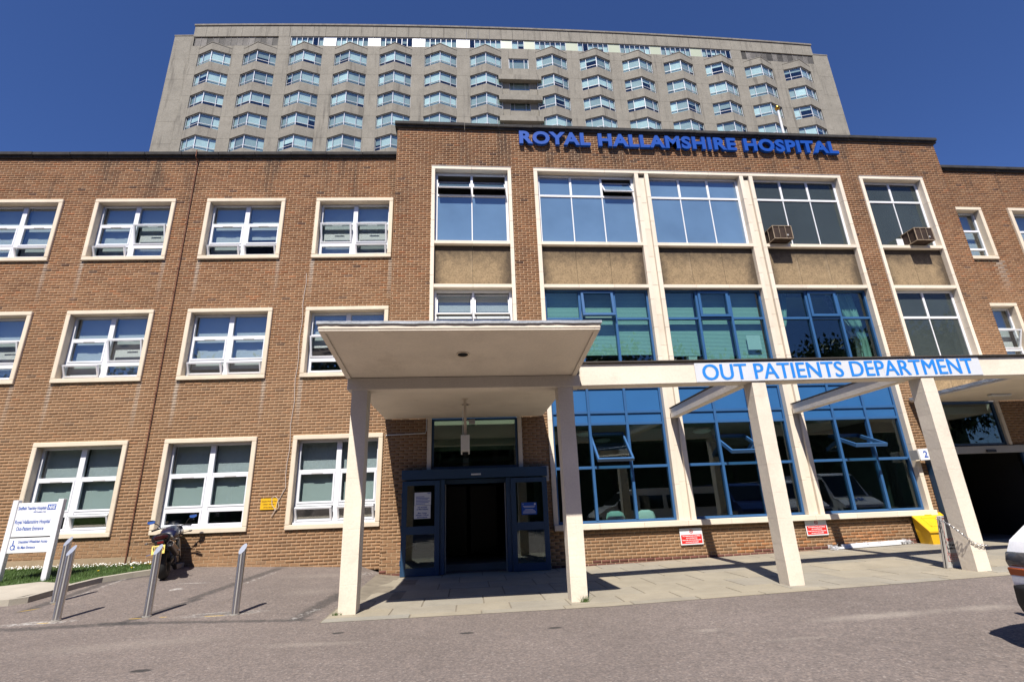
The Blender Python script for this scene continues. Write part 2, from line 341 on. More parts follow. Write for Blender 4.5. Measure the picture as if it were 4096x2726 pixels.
def text_mesh(body, size, depth=0., bold=0., align='CENTER', space=1., shear=0.):
    cu = bpy.data.curves.new('t', 'FONT'); cu.body = body; cu.size = size; cu.extrude = depth/2; cu.offset = bold; cu.align_x = align; cu.space_character = space; cu.shear = shear; cu.resolution_u = 4
    o = bpy.data.objects.new('t', cu); COL.objects.link(o); bpy.context.view_layer.update()
    me = bpy.data.meshes.new_from_object(o.evaluated_get(bpy.context.evaluated_depsgraph_get()))
    bpy.data.objects.remove(o); bpy.data.curves.remove(cu); return me
def lettering(par, body, x, y, z, size, mat, bold=.0, align='CENTER', width=None, name='lettering', rot=(PI/2,0,0), space=1., shear=0.):
    me = text_mesh(body, size, .002, bold, align, space, shear); me.materials.clear(); me.materials.append(mat)
    o = inst(name, me, par, (x,y,z), rot)
    if width:
        xs = [v.co.x for v in me.vertices]; o.scale.x = width/(max(xs)-min(xs))
    return o

UNIT = MB().box(-.5,.5,-.5,.5,-.5,.5)
_pm = {}
def pane(par, x0, x1, y, z0, z1, mat=None, rx=0., hinge=None, name='pane'):
    mat = mat or GLASS; key = mat.name
    if key not in _pm: _pm[key] = MB().box(-.5,.5,-.003,.003,-.5,.5).mesh('pane', mat)
    c = Vector(((x0+x1)/2, y, (z0+z1)/2))
    if rx: h = Vector(hinge); c = h + Euler((rx,0,0)).to_matrix() @ (c-h)
    return inst(name, _pm[key], par, c, (rx,0,0), (x1-x0,1,z1-z0))
def sash(par, x0, x1, y0, y1, z0, z1, w, mat, rx=0., hinge='top', gm=None):
    yh = y0 if hinge != 'top' else (y0+y1)/2
    zh = {'top': z1, 'bottom': z0, 'mid': (z0+z1)/2}[hinge]; H = Vector(((x0+x1)/2, yh, zh))
    b = MB().frame(x0-H.x, x1-H.x, z0-H.z, z1-H.z, w, y0-H.y, y1-H.y)
    o = b.build('sash', mat, par, .004, loc=H, rot=(rx,0,0))
    pane(par, x0+w*.7, x1-w*.7, (y0+y1)/2, z0+w*.7, z1-w*.7, gm, rx, H); return o

# ------------------------------------------------------------------ ground
def gz(x, y):
    w = min(1, max(0, (-x-1.9)/.6))
    zl = min(1, max(0, (y-8.3)/5.2))*(.20+.04*min(5, max(0, -x-2)))
    zr = .018*max(0, min(12, x)-2)
    return w*zl+(1-w)*zr*min(1, max(0, (y-3)/5))
def sheet(xs, ys, dz, name, mat, par=None):
    n = len(ys); v = [(x,y,gz(x,y)+dz) for x in xs for y in ys]
    f = [(i*n+j,(i+1)*n+j,(i+1)*n+j+1,i*n+j+1) for i in range(len(xs)-1) for j in range(n-1)]
    b = MB(); b.add(v, f); return b.build(name, mat, par)
tag(sheet([-900,-400,-200,-100,-50,-30,-20]+[-14+.5*i for i in range(57)]+[18,25,40,60,100,200,400,900], [-900,-400,-200,-100,-50,-25,-12,-6,0,3]+[4+.5*i for i in range(22)]+[18,30,60,120,300,900], 0, 'road', ASPH), kind='structure')

# pavement of flagstones under the canopy
pav = tag(sheet([-2.12+.6*i for i in range(34)], [8.26,9,10,11,12,13.2], .004, 'pavement', JOINT), kind='structure')
def flag(x0, x1, y0, y1, nm='flagstone', g=.006):
    cx, cy = (x0+x1)/2, (y0+y1)/2; z = gz(cx,cy)+.012+random.uniform(-.002,.002)
    b = MB(); hx, hy = (x1-x0)/2-g, (y1-y0)/2-g; c = .006
    b.add([(-hx,-hy,-.02),(hx,-hy,-.02),(hx,hy,-.02),(-hx,hy,-.02),(-hx+c,-hy+c,0),(hx-c,-hy+c,0),(hx-c,hy-c,0),(-hx+c,hy-c,0)], [(4,5,6,7),(0,1,5,4),(1,2,6,5),(2,3,7,6),(3,0,4,7)])
    sl = (gz(x1,cy)-gz(x0,cy))/(x1-x0)
    return b.build(nm, FLAG, pav, loc=(cx,cy,z), rot=(random.uniform(-.002,.002),-math.atan(sl),0))
x = -2.1
while x < 17.5:
    w = random.choice((1.05,1.25,1.4)); flag(x, x+w, 8.26, 8.50, 'edging_stone'); x += w
ycur = 8.50
for row, dpt in enumerate((.55,.78,.92,.78,.92,.66)):
    x = -2.1+(-.4 if row % 2 else 0)
    while x < 17.5:
        w = random.choice((.84,.92,.92,1.0)); flag(max(x,-2.1), x+w, ycur, ycur+dpt); x += w
    ycur += dpt

# ------------------------------------------------------------------ hospital front building
S_ = .952969; XJ, D0, Y1, AW = -2.00122, 13.34147, 13.07464, R(2.31655)
CA, SA = math.cos(AW), math.sin(AW)
def wing(t, d, z): return (XJ+t*CA+d*SA, D0-t*SA+d*CA, z)
bld = tag(empty('hospital_building'), 'long brown brick hospital building with cream window surrounds behind the columns', 'building')
wallM = MB(); BR = []                                   # mortar backing; list of bricks (frame, x0, x1, z0, z1, colour)
def rects(x0, x1, z0, z1, holes):
    xs = sorted({x0,x1,*[min(max(h[i],x0),x1) for h in holes for i in (0,1)]}); zs = sorted({z0,z1,*[min(max(h[i],z0),z1) for h in holes for i in (2,3)]})
    for i in range(len(xs)-1):
        for j in range(len(zs)-1):
            cx, cz = (xs[i]+xs[i+1])/2, (zs[j]+zs[j+1])/2
            if not any(h[0] < cx < h[1] and h[2] < cz < h[3] for h in holes): yield xs[i], xs[i+1], zs[j], zs[j+1]
PAL = [(.275,.132,.062),(.245,.115,.055),(.215,.102,.052),(.30,.148,.070),(.19,.092,.048),(.32,.138,.060),(.15,.075,.043),(.28,.155,.080),(.25,.135,.07)]
def brick_wall(fr, x0, x1, z0, z1, holes, stains=(), tone=1., base=None, ground=None):
    bw, bh, m = .225, .075, .005
    for rr in rects(x0, x1, z0, z1, holes):
        a, b_, c, d = rr
        vs = [(a,.008,c),(b_,.008,c),(b_,.008,d),(a,.008,d)]
        wallM.add([fr(*v) for v in vs], [(0,1,2,3)])
    k0 = math.floor(z0/bh)
    for k in range(k0, math.ceil(z1/bh)):
        zz0, zz1 = max(k*bh+m, z0), min((k+1)*bh-m, z1)
        if zz1-zz0 < .02: continue
        off = (k % 2)*.1125; i0 = math.floor((x0-off)/bw)-1
        rowshift = random.gauss(0, .004)
        for i in range(i0, math.ceil((x1-off)/bw)+1):
            a = max(i*bw+off+m+rowshift, x0+.001); b_ = min((i+1)*bw+off-m+rowshift, x1-.001)
            cz = (zz0+zz1)/2; segs = [(a, b_)]
            for h in holes:
                if h[2]+.02 < cz < h[3]-.02:
                    ns = []
                    for (p, q) in segs:
                        if q <= h[0] or p >= h[1]: ns.append((p, q)); continue
                        if p < h[0]: ns.append((p, h[0]))
                        if q > h[1]: ns.append((h[1], q))
                    segs = ns
            for (p, q) in segs:
                if q-p < .02: continue
                col = (np.array(PAL[RNG.integers(len(PAL))])*.34+np.array((.262,.130,.064))*.66)*RNG.uniform(1.08, 1.26)*np.array((.985,1.035,1.05))
                cx = (p+q)/2
                if RNG.random() < .03: col = np.array((.35,.155,.07))*RNG.uniform(.8,1.1)
                if RNG.random() < .012: col = np.array((.15,.085,.055))*RNG.uniform(.8,1.2)
                t = min(1, max(0, (8.5-cz)/4.5)); tan = np.array((.345,.222,.125))
                col = col*(1-.52*t)+tan*.52*t*RNG.uniform(.92,1.08)
                t2 = min(1, max(0, (cz-9.5)/2.5)); col = col*(1-.12*t2)
                for (sx, sz, ln, am) in stains:
                    dz = sz-cz
                    if 0 < dz < ln and abs(cx-sx) < .14: col = col+(np.array((.52,.46,.38))-col)*am*(1-dz/ln)*(1-abs(cx-sx)/.2)
                if base:
                    gq = gz(cx, 13)+.012
                    if zz0-gq < .05: col = np.array(base)*RNG.uniform(.8,1.2)
                    elif 6.8 < cx < 11.2 and zz0-gq < .30 and RNG.random() < .62: col = np.array((.40,.19,.085))*RNG.uniform(.7,1.2)
                BR.append((fr, p, q, zz0, zz1, tuple(np.clip(col*tone, .02, .8))))
def soldier(fr, x0, x1, z1, tone=1.):
    n = round((x1-x0)/.075); w = (x1-x0)/n
    for i in range(n):
        col = np.array((.33,.235,.13))*RNG.uniform(.8,1.12)*tone
        BR.append((fr, x0+i*w+.004, x0+(i+1)*w-.004, z1-.105, z1-.002, tuple(col)))
fw_ = lambda x, y, z: wing(x, y+.06, z)                # left wing brick face stands 6 cm behind the surrounds
fc_ = lambda x, y, z: (x, Y1+.05+y, z)                 # central block brick face
fr_ = lambda x, y, z: (x, Y1+.36+y, z)                 # right wing brick face

# --- left wing windows: (t0, row), states of the opening lights
WX = [-12.0, -8.81, -5.63, -2.44]; WW = 2.285
ROWS = {'top': (8.478,10.482), 'mid': (4.935,6.956), 'low': (1.118,3.403)}
holesW = []; stW = []
for x0 in WX:
    for rn, (za, zb) in ROWS.items():
        holesW.append((x0+.03, x0+WW-.03, za+.02, zb-.02))
        if rn != 'low':
            pass
brick_wall(fw_, -14.2, 0.0, .15, 11.92, holesW, stW, 1.)
for x0 in WX:
    for rn, (za, zb) in ROWS.items(): soldier(fw_, x0+.03, x0+WW-.03, za+.02)
def wing_window(x0, row, opens=(), blind=1., lowbl=.0, gm=None):
    za, zb = ROWS[row]; w = empty('window', wing(x0, 0, za), (0,0,-AW), bld); H = zb-za; W = WW; t = .115
    s = MB(); s.box(0,W,0,.30,H-t,H); s.box(0,W,0,.30,0,t); s.box(0,t,0,.30,t,H-t); s.box(W-t,W,0,.30,t,H-t); s.build('surround', CREAM2, w, .012)
    X0, X1, Z0, Z1 = t+.002, W-t-.002, t+.002, H-t-.002; y0, y1 = .20, .27
    s = MB(); s.frame(X0,X1,Z0,Z1,.055,y0,y1); mid = (X0+X1)/2; s.box(mid-.065,mid+.065,y0-.008,y1,Z0+.055,Z1-.055)
    if row == 'low': zt = [3.403-za-.89, 3.403-za-1.714]
    else: zt = [zb-za-.788, zb-za-1.468]
    if row == 'low': s.box(X0+.01,X1-.01,.135,.199,Z0,Z0+.05)
    cols = [(X0+.055, mid-.065), (mid+.065, X1-.055)]
    for a, b in cols:
        for z in zt: s.box(a,b,y0,y1,z-.032,z+.032)
    s.build('frame', UPVC, w, .004)
    for ci, (a, b) in enumerate(cols):
        cells = [(zt[0]+.032, Z1-.055), (zt[1]+.032, zt[0]-.032), (Z0+.055, zt[1]-.032)]
        pane(w, a, b, .238, *cells[0])
        for ri in (1, 2):
            op = opens.count((ci, ri)) and (.30 if ri == 1 else .42)
            sash(w, a+.004, b-.004, y0-.012, y0+.05, cells[ri][0]+.004, cells[ri][1]-.004, .045, UPVC, (op or 0.), 'bottom' if op else 'top', None)
        z = cells[1][1]-.035; MB().box((a+b)/2-.14,(a+b)/2+.14,y0-.026,y0-.014,z-.012,z+.012).build('trickle_vent', LAMPG, w)
        if blind:
            drop = blind if isinstance(blind, (int,float)) else blind[ci]
            zb_ = Z1-(Z1-Z0)*drop
            MB().box(a-.02,b+.02,.36,.364,zb_,Z1).build('blind', BLIND, w)
        if lowbl: MB().box(a-.02,b+.02,.34,.344,Z0+.42,zt[0]-.05).build('screen', M('pale_screen', (.50,.55,.50), .8, .03), w)
    return w
wing_window(WX[0],'top',[(1,2)]); wing_window(WX[1],'top',[(0,2),(1,1)],1.); wing_window(WX[2],'top',[(0,2),(1,2)],(1.,.62)); wing_window(WX[3],'top',[(0,1),(1,1),(1,2)],(.97,.93))
wing_window(WX[0],'mid',[(1,1)],.9); wing_window(WX[1],'mid',[(0,2),(1,1)],1.); wing_window(WX[2],'mid',[(0,2),(1,2)],.86); wing_window(WX[3],'mid',[(0,1)],(.55,.7))
wing_window(WX[0],'low',[],.5); wing_window(WX[1],'low',[(1,2)],(.48,.42),1); wing_window(WX[2],'low',[],(.45,.42),1); wing_window(WX[3],'low',[(0,2),(1,2)],.42,1)

# --- central block
BX0, BX1 = -2.08, 16.18
FT = 11.449
holesC = [(-.97,1.40,2.20,FT-.03),(2.16,12.31,.88,FT-.03),(13.04,15.26,2.3,FT-.03),(-1.5,1.95,-.2,2.38),(12.6,15.9,-.2,2.5)]
brick_wall(fc_, BX0, BX1, .0, 12.86, holesC, [], .93, (.16,.066,.05))
wallM.box(BX0,BX0+.02,Y1+.06,Y1+.9,0,12.86); wallM.box(BX1-.02,BX1,Y1+.06,Y1+.9,0,12.86)
for k in range(int(12.86/.075)):       # quoin ends of the return walls
    for sx in (BX0, BX1):
        pass
# right wing
holesR = [(16.2,17.42,8.6,10.5),(18.5,20.7,8.6,10.5),(16.2,17.42,5.05,7.0),(18.5,20.7,5.05,7.0)]
brick_wall(fr_, BX1, 22, .1, 12.0, holesR, [(17.45,8.56,1.2,.7)], .93)
for h in holesR: soldier(fr_, h[0], h[1], h[2]-.02)
wallM.build('wall', MORT, bld)
wallO = [o for o in bld.children if o.name.startswith('wall')][0]

def right_window(x0, za, zb, W=2.2, tilt=0):
    w = empty('window', (x0, Y1+.30, za), (0,0,0), bld); H = zb-za; t = .115
    s = MB(); s.box(0,W,0,.30,H-t,H); s.box(0,W,0,.30,0,t); s.box(0,t,0,.30,t,H-t); s.box(W-t,W,0,.30,t,H-t); s.build('surround', CREAM2, w, .012)
    s = MB().frame(t+.002,W-t-.002,t+.002,H-t-.002,.055,.2,.27)
    for z in (H-.82,H-1.5): s.box(t+.05,W-t-.05,.2,.27,z-.035,z+.035)
    s.build('frame', UPVC, w, .004)
    zs = [t+.05,H-1.535,H-1.465,H-.855,H-.785,H-t-.05]
    for i in (0,2,4):
        if tilt and i == 2: sash(w,t+.06,W-t-.06,.19,.25,zs[2],zs[3],.045,UPVC,.35,'bottom')
        else: pane(w,t+.05,W-t-.05,.235,zs[i],zs[i+1])
    MB().box(t,W-t,.42,.424,H*.1,H-t).build('blind', BLIND, w)
right_window(15.16,8.58,10.53,2.28); right_window(18.45,8.58,10.53); right_window(15.16,5.03,7.03,2.28,1); right_window(18.45,5.03,7.03)

# --- copings, stone by stone
def coping(fr, x0, x1, ztop, over, n):
    w = (x1-x0)/n
    for i in range(n):
        a, b = x0+i*w+.004, x0+(i+1)*w-.004; s = MB(); j = random.uniform(-.006,.006)
        for (y0, y1, z0, z1) in ((-over,.4,ztop-.115+j,ztop+j),(-over*.55,.38,ztop-.185+j,ztop-.118+j)):
            P = [(a,y0,z0),(b,y0,z0),(b,y1,z0),(a,y1,z0),(a,y0,z1),(b,y0,z1),(b,y1,z1),(a,y1,z1)]
            s.add([fr(*p) for p in P], [(0,3,2,1),(4,5,6,7),(0,1,5,4),(1,2,6,5),(2,3,7,6),(3,0,4,7)])
        s.build('coping_stone', SOOT, bld, .012)
coping(fw_, -14.2, -.06, 12.106, .12, 13); coping(fc_, BX0-.08, BX1+.08, 13.04, .12, 17); coping(fr_, BX1+.1, 22, 12.17, .12, 5)

# --- stone frames of the central block
STONEC = M('cream_stone_block', (.81,.705,.565), .75, .06, 1.4, .04, 40, .15, 40, .003, dirt=.25, dcol=(.45,.36,.26), rnd=.05)
def stone(name, boxes, bev=.012, par=None, mat=None):
    for (x0, x1, y0, y1, z0, z1) in boxes:
        nz = max(1, round((z1-z0)/.9)); nx = max(1, round((x1-x0)/1.15))
        for i in range(nx):
            for j in range(nz):
                g = .0015; MB().box(x0+(x1-x0)*i/nx+(g if i else 0), x0+(x1-x0)*(i+1)/nx-(g if i < nx-1 else 0), y0, y1, z0+(z1-z0)*j/nz+(g if j else 0), z0+(z1-z0)*(j+1)/nz-(g if j < nz-1 else 0)).build('stone_block' if nx*nz > 1 else name, mat or STONEC, par or bld, min(bev,.006))
t = .105; D = .30
for (a, b, zb) in ((-1.002,1.428,2.40),(13.007,15.293,2.62)):
    stone('stone_surround', [(a,b,Y1,Y1+D,FT-t,FT),(a,a+t,Y1,Y1+D,zb,FT-t),(b-t,b,Y1,Y1+D,zb,FT-t)])
    for z in (8.89,7.503): stone('ledge', [(a+t-.01,b-t+.01,Y1+.012,Y1+D,z-.105,z)])
    MB().box(a+.0,b,Y1-.01,Y1+.06,FT+.001,FT+.012).build('flashing', LEAD, bld)
A0, A1 = 2.129, 12.345
stone('stone_surround', [(A0,A1,Y1,Y1+D,FT-t,FT),(A0,A0+.12,Y1,Y1+D,.985,FT-t),(A1-.12,A1,Y1,Y1+D,.985,FT-t),(A0,A1,Y1-.09,Y1+D,.855,.985)])
MB().box(A0,A1,Y1-.01,Y1+.06,FT+.001,FT+.012).build('flashing', LEAD, bld)
BAYS = [(A0+.12,5.345),(5.80,8.83),(9.275,A1-.12)]
for (a, b) in ((5.345,5.80),(8.83,9.275)):
    f_ = .125
    stone('pilaster', [(a,a+f_,Y1+.003,Y1+D,.985,FT-t),(b-f_,b,Y1+.003,Y1+D,.985,FT-t),(a+f_,b-f_,Y1+.085,Y1+D,.985,FT-t-.10)], .008)
for (a, b) in BAYS:
    for z in (8.89,7.503): stone('ledge', [(a-.01,b+.01,Y1+.012,Y1+D,z-.105,z)])
def spandrel(a, b, z0, z1, n):
    w = (b-a)/n
    for i in range(n):
        x0, x1 = a+i*w+.004, a+(i+1)*w-.004; nx, nz = 14, 14
        me = bpy.data.meshes.new('spandrel_panel'); vs = [(x0+(x1-x0)*p/nx, Y1+.14, z0+(z1-z0)*q/nz) for p in range(nx+1) for q in range(nz+1)]
        fs = [(p*(nz+1)+q,(p+1)*(nz+1)+q,(p+1)*(nz+1)+q+1,p*(nz+1)+q+1) for p in range(nx) for q in range(nz)]
        n0 = len(vs); vs += [(x0,Y1+.2,z0),(x1,Y1+.2,z0),(x1,Y1+.2,z1),(x0,Y1+.2,z1)]
        c = [0, nx*(nz+1), nx*(nz+1)+nz, nz]; fs += [(c[0],n0,n0+1,c[1]),(c[1],n0+1,n0+2,c[2]),(c[2],n0+2,n0+3,c[3]),(c[3],n0+3,n0,c[0])]
        me.from_pydata(vs, [], fs); at = me.attributes.new('grime', 'FLOAT', 'POINT'); H = z1-z0
        ev = []
        for v in vs:
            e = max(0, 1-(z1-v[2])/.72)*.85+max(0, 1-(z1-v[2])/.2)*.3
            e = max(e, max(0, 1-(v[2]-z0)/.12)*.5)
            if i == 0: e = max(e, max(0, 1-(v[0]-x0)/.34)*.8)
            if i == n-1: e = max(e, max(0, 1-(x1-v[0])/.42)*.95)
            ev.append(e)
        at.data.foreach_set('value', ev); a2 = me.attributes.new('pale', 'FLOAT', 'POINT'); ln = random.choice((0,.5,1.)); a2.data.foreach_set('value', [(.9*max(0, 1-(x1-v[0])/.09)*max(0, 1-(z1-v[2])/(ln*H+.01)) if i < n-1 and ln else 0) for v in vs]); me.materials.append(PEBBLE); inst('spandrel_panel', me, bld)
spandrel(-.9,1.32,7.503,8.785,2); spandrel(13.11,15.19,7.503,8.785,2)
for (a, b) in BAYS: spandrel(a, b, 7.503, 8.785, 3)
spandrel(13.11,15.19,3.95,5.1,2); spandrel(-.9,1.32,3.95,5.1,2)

GY = Y1+.22
def light_window(a, b, z0, z1, zt, n, opens={}, blind=0., gm=None, broken=False):
    w = empty('window', (0,0,0), (0,0,0), bld); s = MB().frame(a,b,z0,z1,.075,GY-.03,GY+.04)
    xs = [a+.075+(b-a-.15)*i/n for i in range(n+1)]
    s.box(a+.075,b-.075,GY-.03,GY+.03,zt-.035,zt+.035)
    for x in xs[1:-1]: s.box(x-.016,x+.016,GY-.02,GY+.02,z0+.075,zt-.035); s.box(x-.035,x+.035,GY-.03,GY+.03,zt+.035,z1-.075)
    s.build('frame', WHITE, w, .004)
    for i in range(n):
        pane(w, xs[i], xs[i+1], GY, z0+.07, zt-.03, gm)
        x0 = xs[i]+(.035 if i else 0); x1 = xs[i+1]-(.035 if i < n-1 else 0)
        if i in opens: sash(w, x0+.006, x1-.006, GY-.05, GY-.005, zt+.04, z1-.08, .03, WHITE, opens[i], 'mid', gm)
        else: pane(w, x0, x1, GY, zt+.03, z1-.07, gm)
    if blind: MB().box(a+.05,b-.05,GY+.10,GY+.104,z1-(z1-z0)*blind,z1-.05).build('blind', BLIND, w)
    return w
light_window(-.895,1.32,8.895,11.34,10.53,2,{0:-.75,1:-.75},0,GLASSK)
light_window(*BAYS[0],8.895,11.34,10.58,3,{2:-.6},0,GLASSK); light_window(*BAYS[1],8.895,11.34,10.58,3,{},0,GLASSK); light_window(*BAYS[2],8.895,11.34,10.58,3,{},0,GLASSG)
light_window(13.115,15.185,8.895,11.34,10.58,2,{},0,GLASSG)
light_window(-.895,1.32,5.15,7.395,6.55,2,{0:-.35,1:-.35},.28); light_window(13.115,15.185,5.15,7.395,6.50,2,{},.0,GLASSG)
stone('ledge', [(-.91,1.33,Y1+.012,Y1+D,5.10,5.15)]); stone('ledge', [(13.10,15.2,Y1+.012,Y1+D,5.10,5.15)])
for a, b in ((-.895,1.32),(13.115,15.185)): MB().box(a,b,Y1+.6,Y1+.62,8.8,9.4).build('window_board', DARKIN, bld)

def blue_window(a, b, z0, z1, zt, op=None, opz=None, gm=None, panels=()):
    w = empty('window', (0,0,0), (0,0,0), bld); y0, y1 = GY-.06, GY+.04; n = 3; s = MB().frame(a,b,z0,z1,.06,y0,y1)
    xs = [a+(b-a)*i/n for i in range(n+1)]
    for x in xs[1:-1]: s.box(x-.035,x+.035,y0-.012,y1,z0+.06,z1-.06)
    for i in range(n):
        p = xs[i]+(.06 if i == 0 else .035); q = xs[i+1]-(.06 if i == n-1 else .035)
        for z in zt: s.box(p,q,y0,y1,z-.035,z+.035)
        zz = [z0+.06]+[z+d for z in sorted(zt) for d in (-.035,.035)]+[z1-.06]
        for r in range(0, len(zz), 2):
            zc = (zz[r]+zz[r+1])/2
            if any(pa < zc < pb for pa, pb in panels):
                MB().box(p+.002,q-.002,GY-.025,GY+.01,zz[r]+.002,zz[r+1]-.002).build('panel', BLUEP, w, .006)
            elif i == 1 and op is not None and opz[0] < zc < opz[1]:
                sash(w, p+.004, q-.004, y0-.05, y0+.045, zz[r]+.004, zz[r+1]-.004, .075 if op > -.3 else .05, BLUEF, op, 'top' if op > -.3 else 'mid', gm)
            else: pane(w, p-.01, q+.01, GY, zz[r]-.01, zz[r+1]+.01, gm)
    s.build('frame', BLUEF, w, .005); return w
blk = (5.155, 7.396)
ups = [blue_window(*BAYS[0],*blk,[6.49],-.14,(6.5,7.4),GLASST), blue_window(*BAYS[1],*blk,[6.49],-.0001,(6.5,7.4),GLASST), blue_window(*BAYS[2],*blk,[6.49],-.0001,(6.5,7.4),GLASST)]
for bi, (a, b) in enumerate(BAYS): blue_window(a, b, .99, 5.15, [2.35,3.48,3.79,4.47], (-.75,-1.05,-1.2)[bi], (2.36,3.47), GLASST, [(3.49,5.2)])
MB().box(BAYS[0][0],BAYS[0][1],GY+.14,GY+.144,5.45,7.36).build('blind', BLINDB, ups[0])
for i in range(3):
    a, b = BAYS[1]; w = (b-a)/3; zb = (5.75,5.6,5.72)[i]; MB().box(a+w*i+.05,a+w*(i+1)-.05,GY+.14,GY+.144,5.2 if i == 2 else zb-.35,7.36).build('blind', BLINDB, ups[1])
MB().box(8.2,8.62,GY+.05,GY+.055,5.55,6.0).build('paper_sheet', SIGNW, ups[1])
def curtain(par, x0, x1, xb0, xb1, z0, z1, mat, side):
    rings = []; n = 36
    for zt_ in (1., .8, .6, .42, .3, .15, 0.):
        z = z0+(z1-z0)*zt_; k = 1-zt_; pinch = math.exp(-((zt_-.3)/.18)**2)
        a = x0+(xb0-x0)*min(1,k*1.4); b = x1+(xb1-x1)*min(1,k*1.4); c = xb0 if side < 0 else xb1
        a += (c-a)*pinch*.35; b += (c-b)*pinch*.35
        rings.append([(a+(b-a)*i/n, GY+.2+.03*math.sin(i*1.35)+.01*math.sin(i*3.1), z) for i in range(n+1)])
    s = MB(); s.loft(rings, False, False); return s.build('curtain', mat, par, smooth=True)
curtain(ups[2], 9.30,9.80,9.30,9.55,5.2,7.36,CURT,-1); curtain(ups[2], 11.1,11.95,11.75,12.1,5.2,7.36,CURT,1); curtain(ups[2], 11.0,11.3,11.65,11.85,5.2,7.3,CURTP,1)
# things standing on the window board inside
def small(name, label, cat, mb, mat, grp=None, bev=.0, smooth=False): return tag(mb.build(name, mat, None, bev, smooth=smooth), label, cat, grp)
zb = 5.17
MB().box(BAYS[0][0],BAYS[2][1],GY+.06,GY+.5,5.08,5.16).build('window_board', WHITE, bld)
small('paper_bag','white paper bag standing on the first floor window board','bag', MB().loft([[(6.42,GY+.16,zb),(6.64,GY+.16,zb),(6.64,GY+.3,zb),(6.42,GY+.3,zb)],[(6.40,GY+.15,zb+.22),(6.66,GY+.15,zb+.22),(6.66,GY+.3,zb+.22),(6.40,GY+.3,zb+.22)],[(6.41,GY+.22,zb+.36),(6.68,GY+.22,zb+.38),(6.68,GY+.24,zb+.38),(6.41,GY+.24,zb+.36)]]), SIGNW)
s = MB()
for i in range(4): s.box(6.98+.02*i,7.32-.015*i,GY+.14,GY+.34,zb+.035*i,zb+.035*i+.03)
small('file_stack','stack of pale files lying on the first floor window board','files', s, M('pale_paper',(.6,.6,.5),.8))
s = MB().box(4.75,5.05,GY+.14,GY+.32,zb,zb+.05); s.box(4.85,5.1,GY+.15,GY+.3,zb+.052,zb+.10)
small('book_pile','two books lying flat inside the teal blind window','books', s, M('dark_book',(.1,.13,.2),.6))

# --- rooms behind the glass
s = MB()
for z in (.05, 3.7, 7.45, 11.75): s.box(BX0+.2,21.5,GY+.35,Y1+6,z-.12,z+.10)
for z in (.25, 4.1, 7.65, 11.4):
    P = [(-14,.5,z-.1),(0,.5,z-.1),(0,6,z-.1),(-14,6,z-.1),(-14,.5,z+.1),(0,.5,z+.1),(0,6,z+.1),(-14,6,z+.1)]
    s.add([wing(*p) for p in P], [(0,3,2,1),(4,5,6,7),(0,1,5,4),(1,2,6,5),(2,3,7,6),(3,0,4,7)])
s.build('floor_slab', CEIL, bld)
s = MB().box(-2.2,22,Y1+6,Y1+6.2,0,13); s.box(1.75,1.9,GY+.4,Y1+6,0,12.6); s.box(12.45,12.6,GY+.4,Y1+6,0,12.6); s.box(22,22.2,Y1+.4,Y1+6,0,12)
for x in (5.55, 9.05): s.box(x-.06,x+.06,GY+.4,Y1+6,3.9,12.6)
P = [(-14,6,0),(-1,6,0),(-1,6.2,0),(-14,6.2,0),(-14,6,12),(-1,6,12),(-1,6.2,12),(-14,6.2,12)]
for dx0, dx1 in ((-14.2,-14.0),(-9.2,-9.1),(-6.05,-5.95),(-2.9,-2.8),(-.2,-.1)):
    Q = [(dx0,.4,0),(dx1,.4,0),(dx1,6,0),(dx0,6,0),(dx0,.4,11.8),(dx1,.4,11.8),(dx1,6,11.8),(dx0,6,11.8)]
    s.add([wing(*p) for p in Q], [(0,3,2,1),(4,5,6,7),(0,1,5,4),(1,2,6,5),(2,3,7,6),(3,0,4,7)])
s.add([wing(*p) for p in P], [(0,3,2,1),(4,5,6,7),(0,1,5,4),(1,2,6,5),(2,3,7,6),(3,0,4,7)])
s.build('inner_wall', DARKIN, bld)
for (x, y) in ((3.6,15.2),(7.3,15.2),(4.6,17)):
    MB().lathe([(.02,.0),(.26,-.02),(.28,-.07),(.2,-.12),(.02,-.15)], (x,y,3.55), 20).build('ceiling_lamp', WHITE, bld, smooth=True)
for (x, y) in ((3.95,14.0),(4.75,13.9)):
    s = MB(); s.loft([[(x+a*sx,y+b*sy,z) for a, b in ((-.26,-.05),(-.2,.06),(.2,.06),(.26,-.05),(.2,-.11),(-.2,-.11))] for z, sx, sy in ((.5,.8,.8),(.85,.95,1),(1.08,1.0,1),(1.2,.85,.9),(1.25,.45,.6))])
    for dx in (-.2,.2): s.cyl((x+dx,y,.12),(x+dx,y,.55),.02,6)
    tag(s.build('cafe_chair', SIGNW, None, smooth=True), 'white rounded chair back %s seen through the ground floor glass' % ('left' if x < 4.2 else 'right'), 'chair', 'white chairs inside the window')

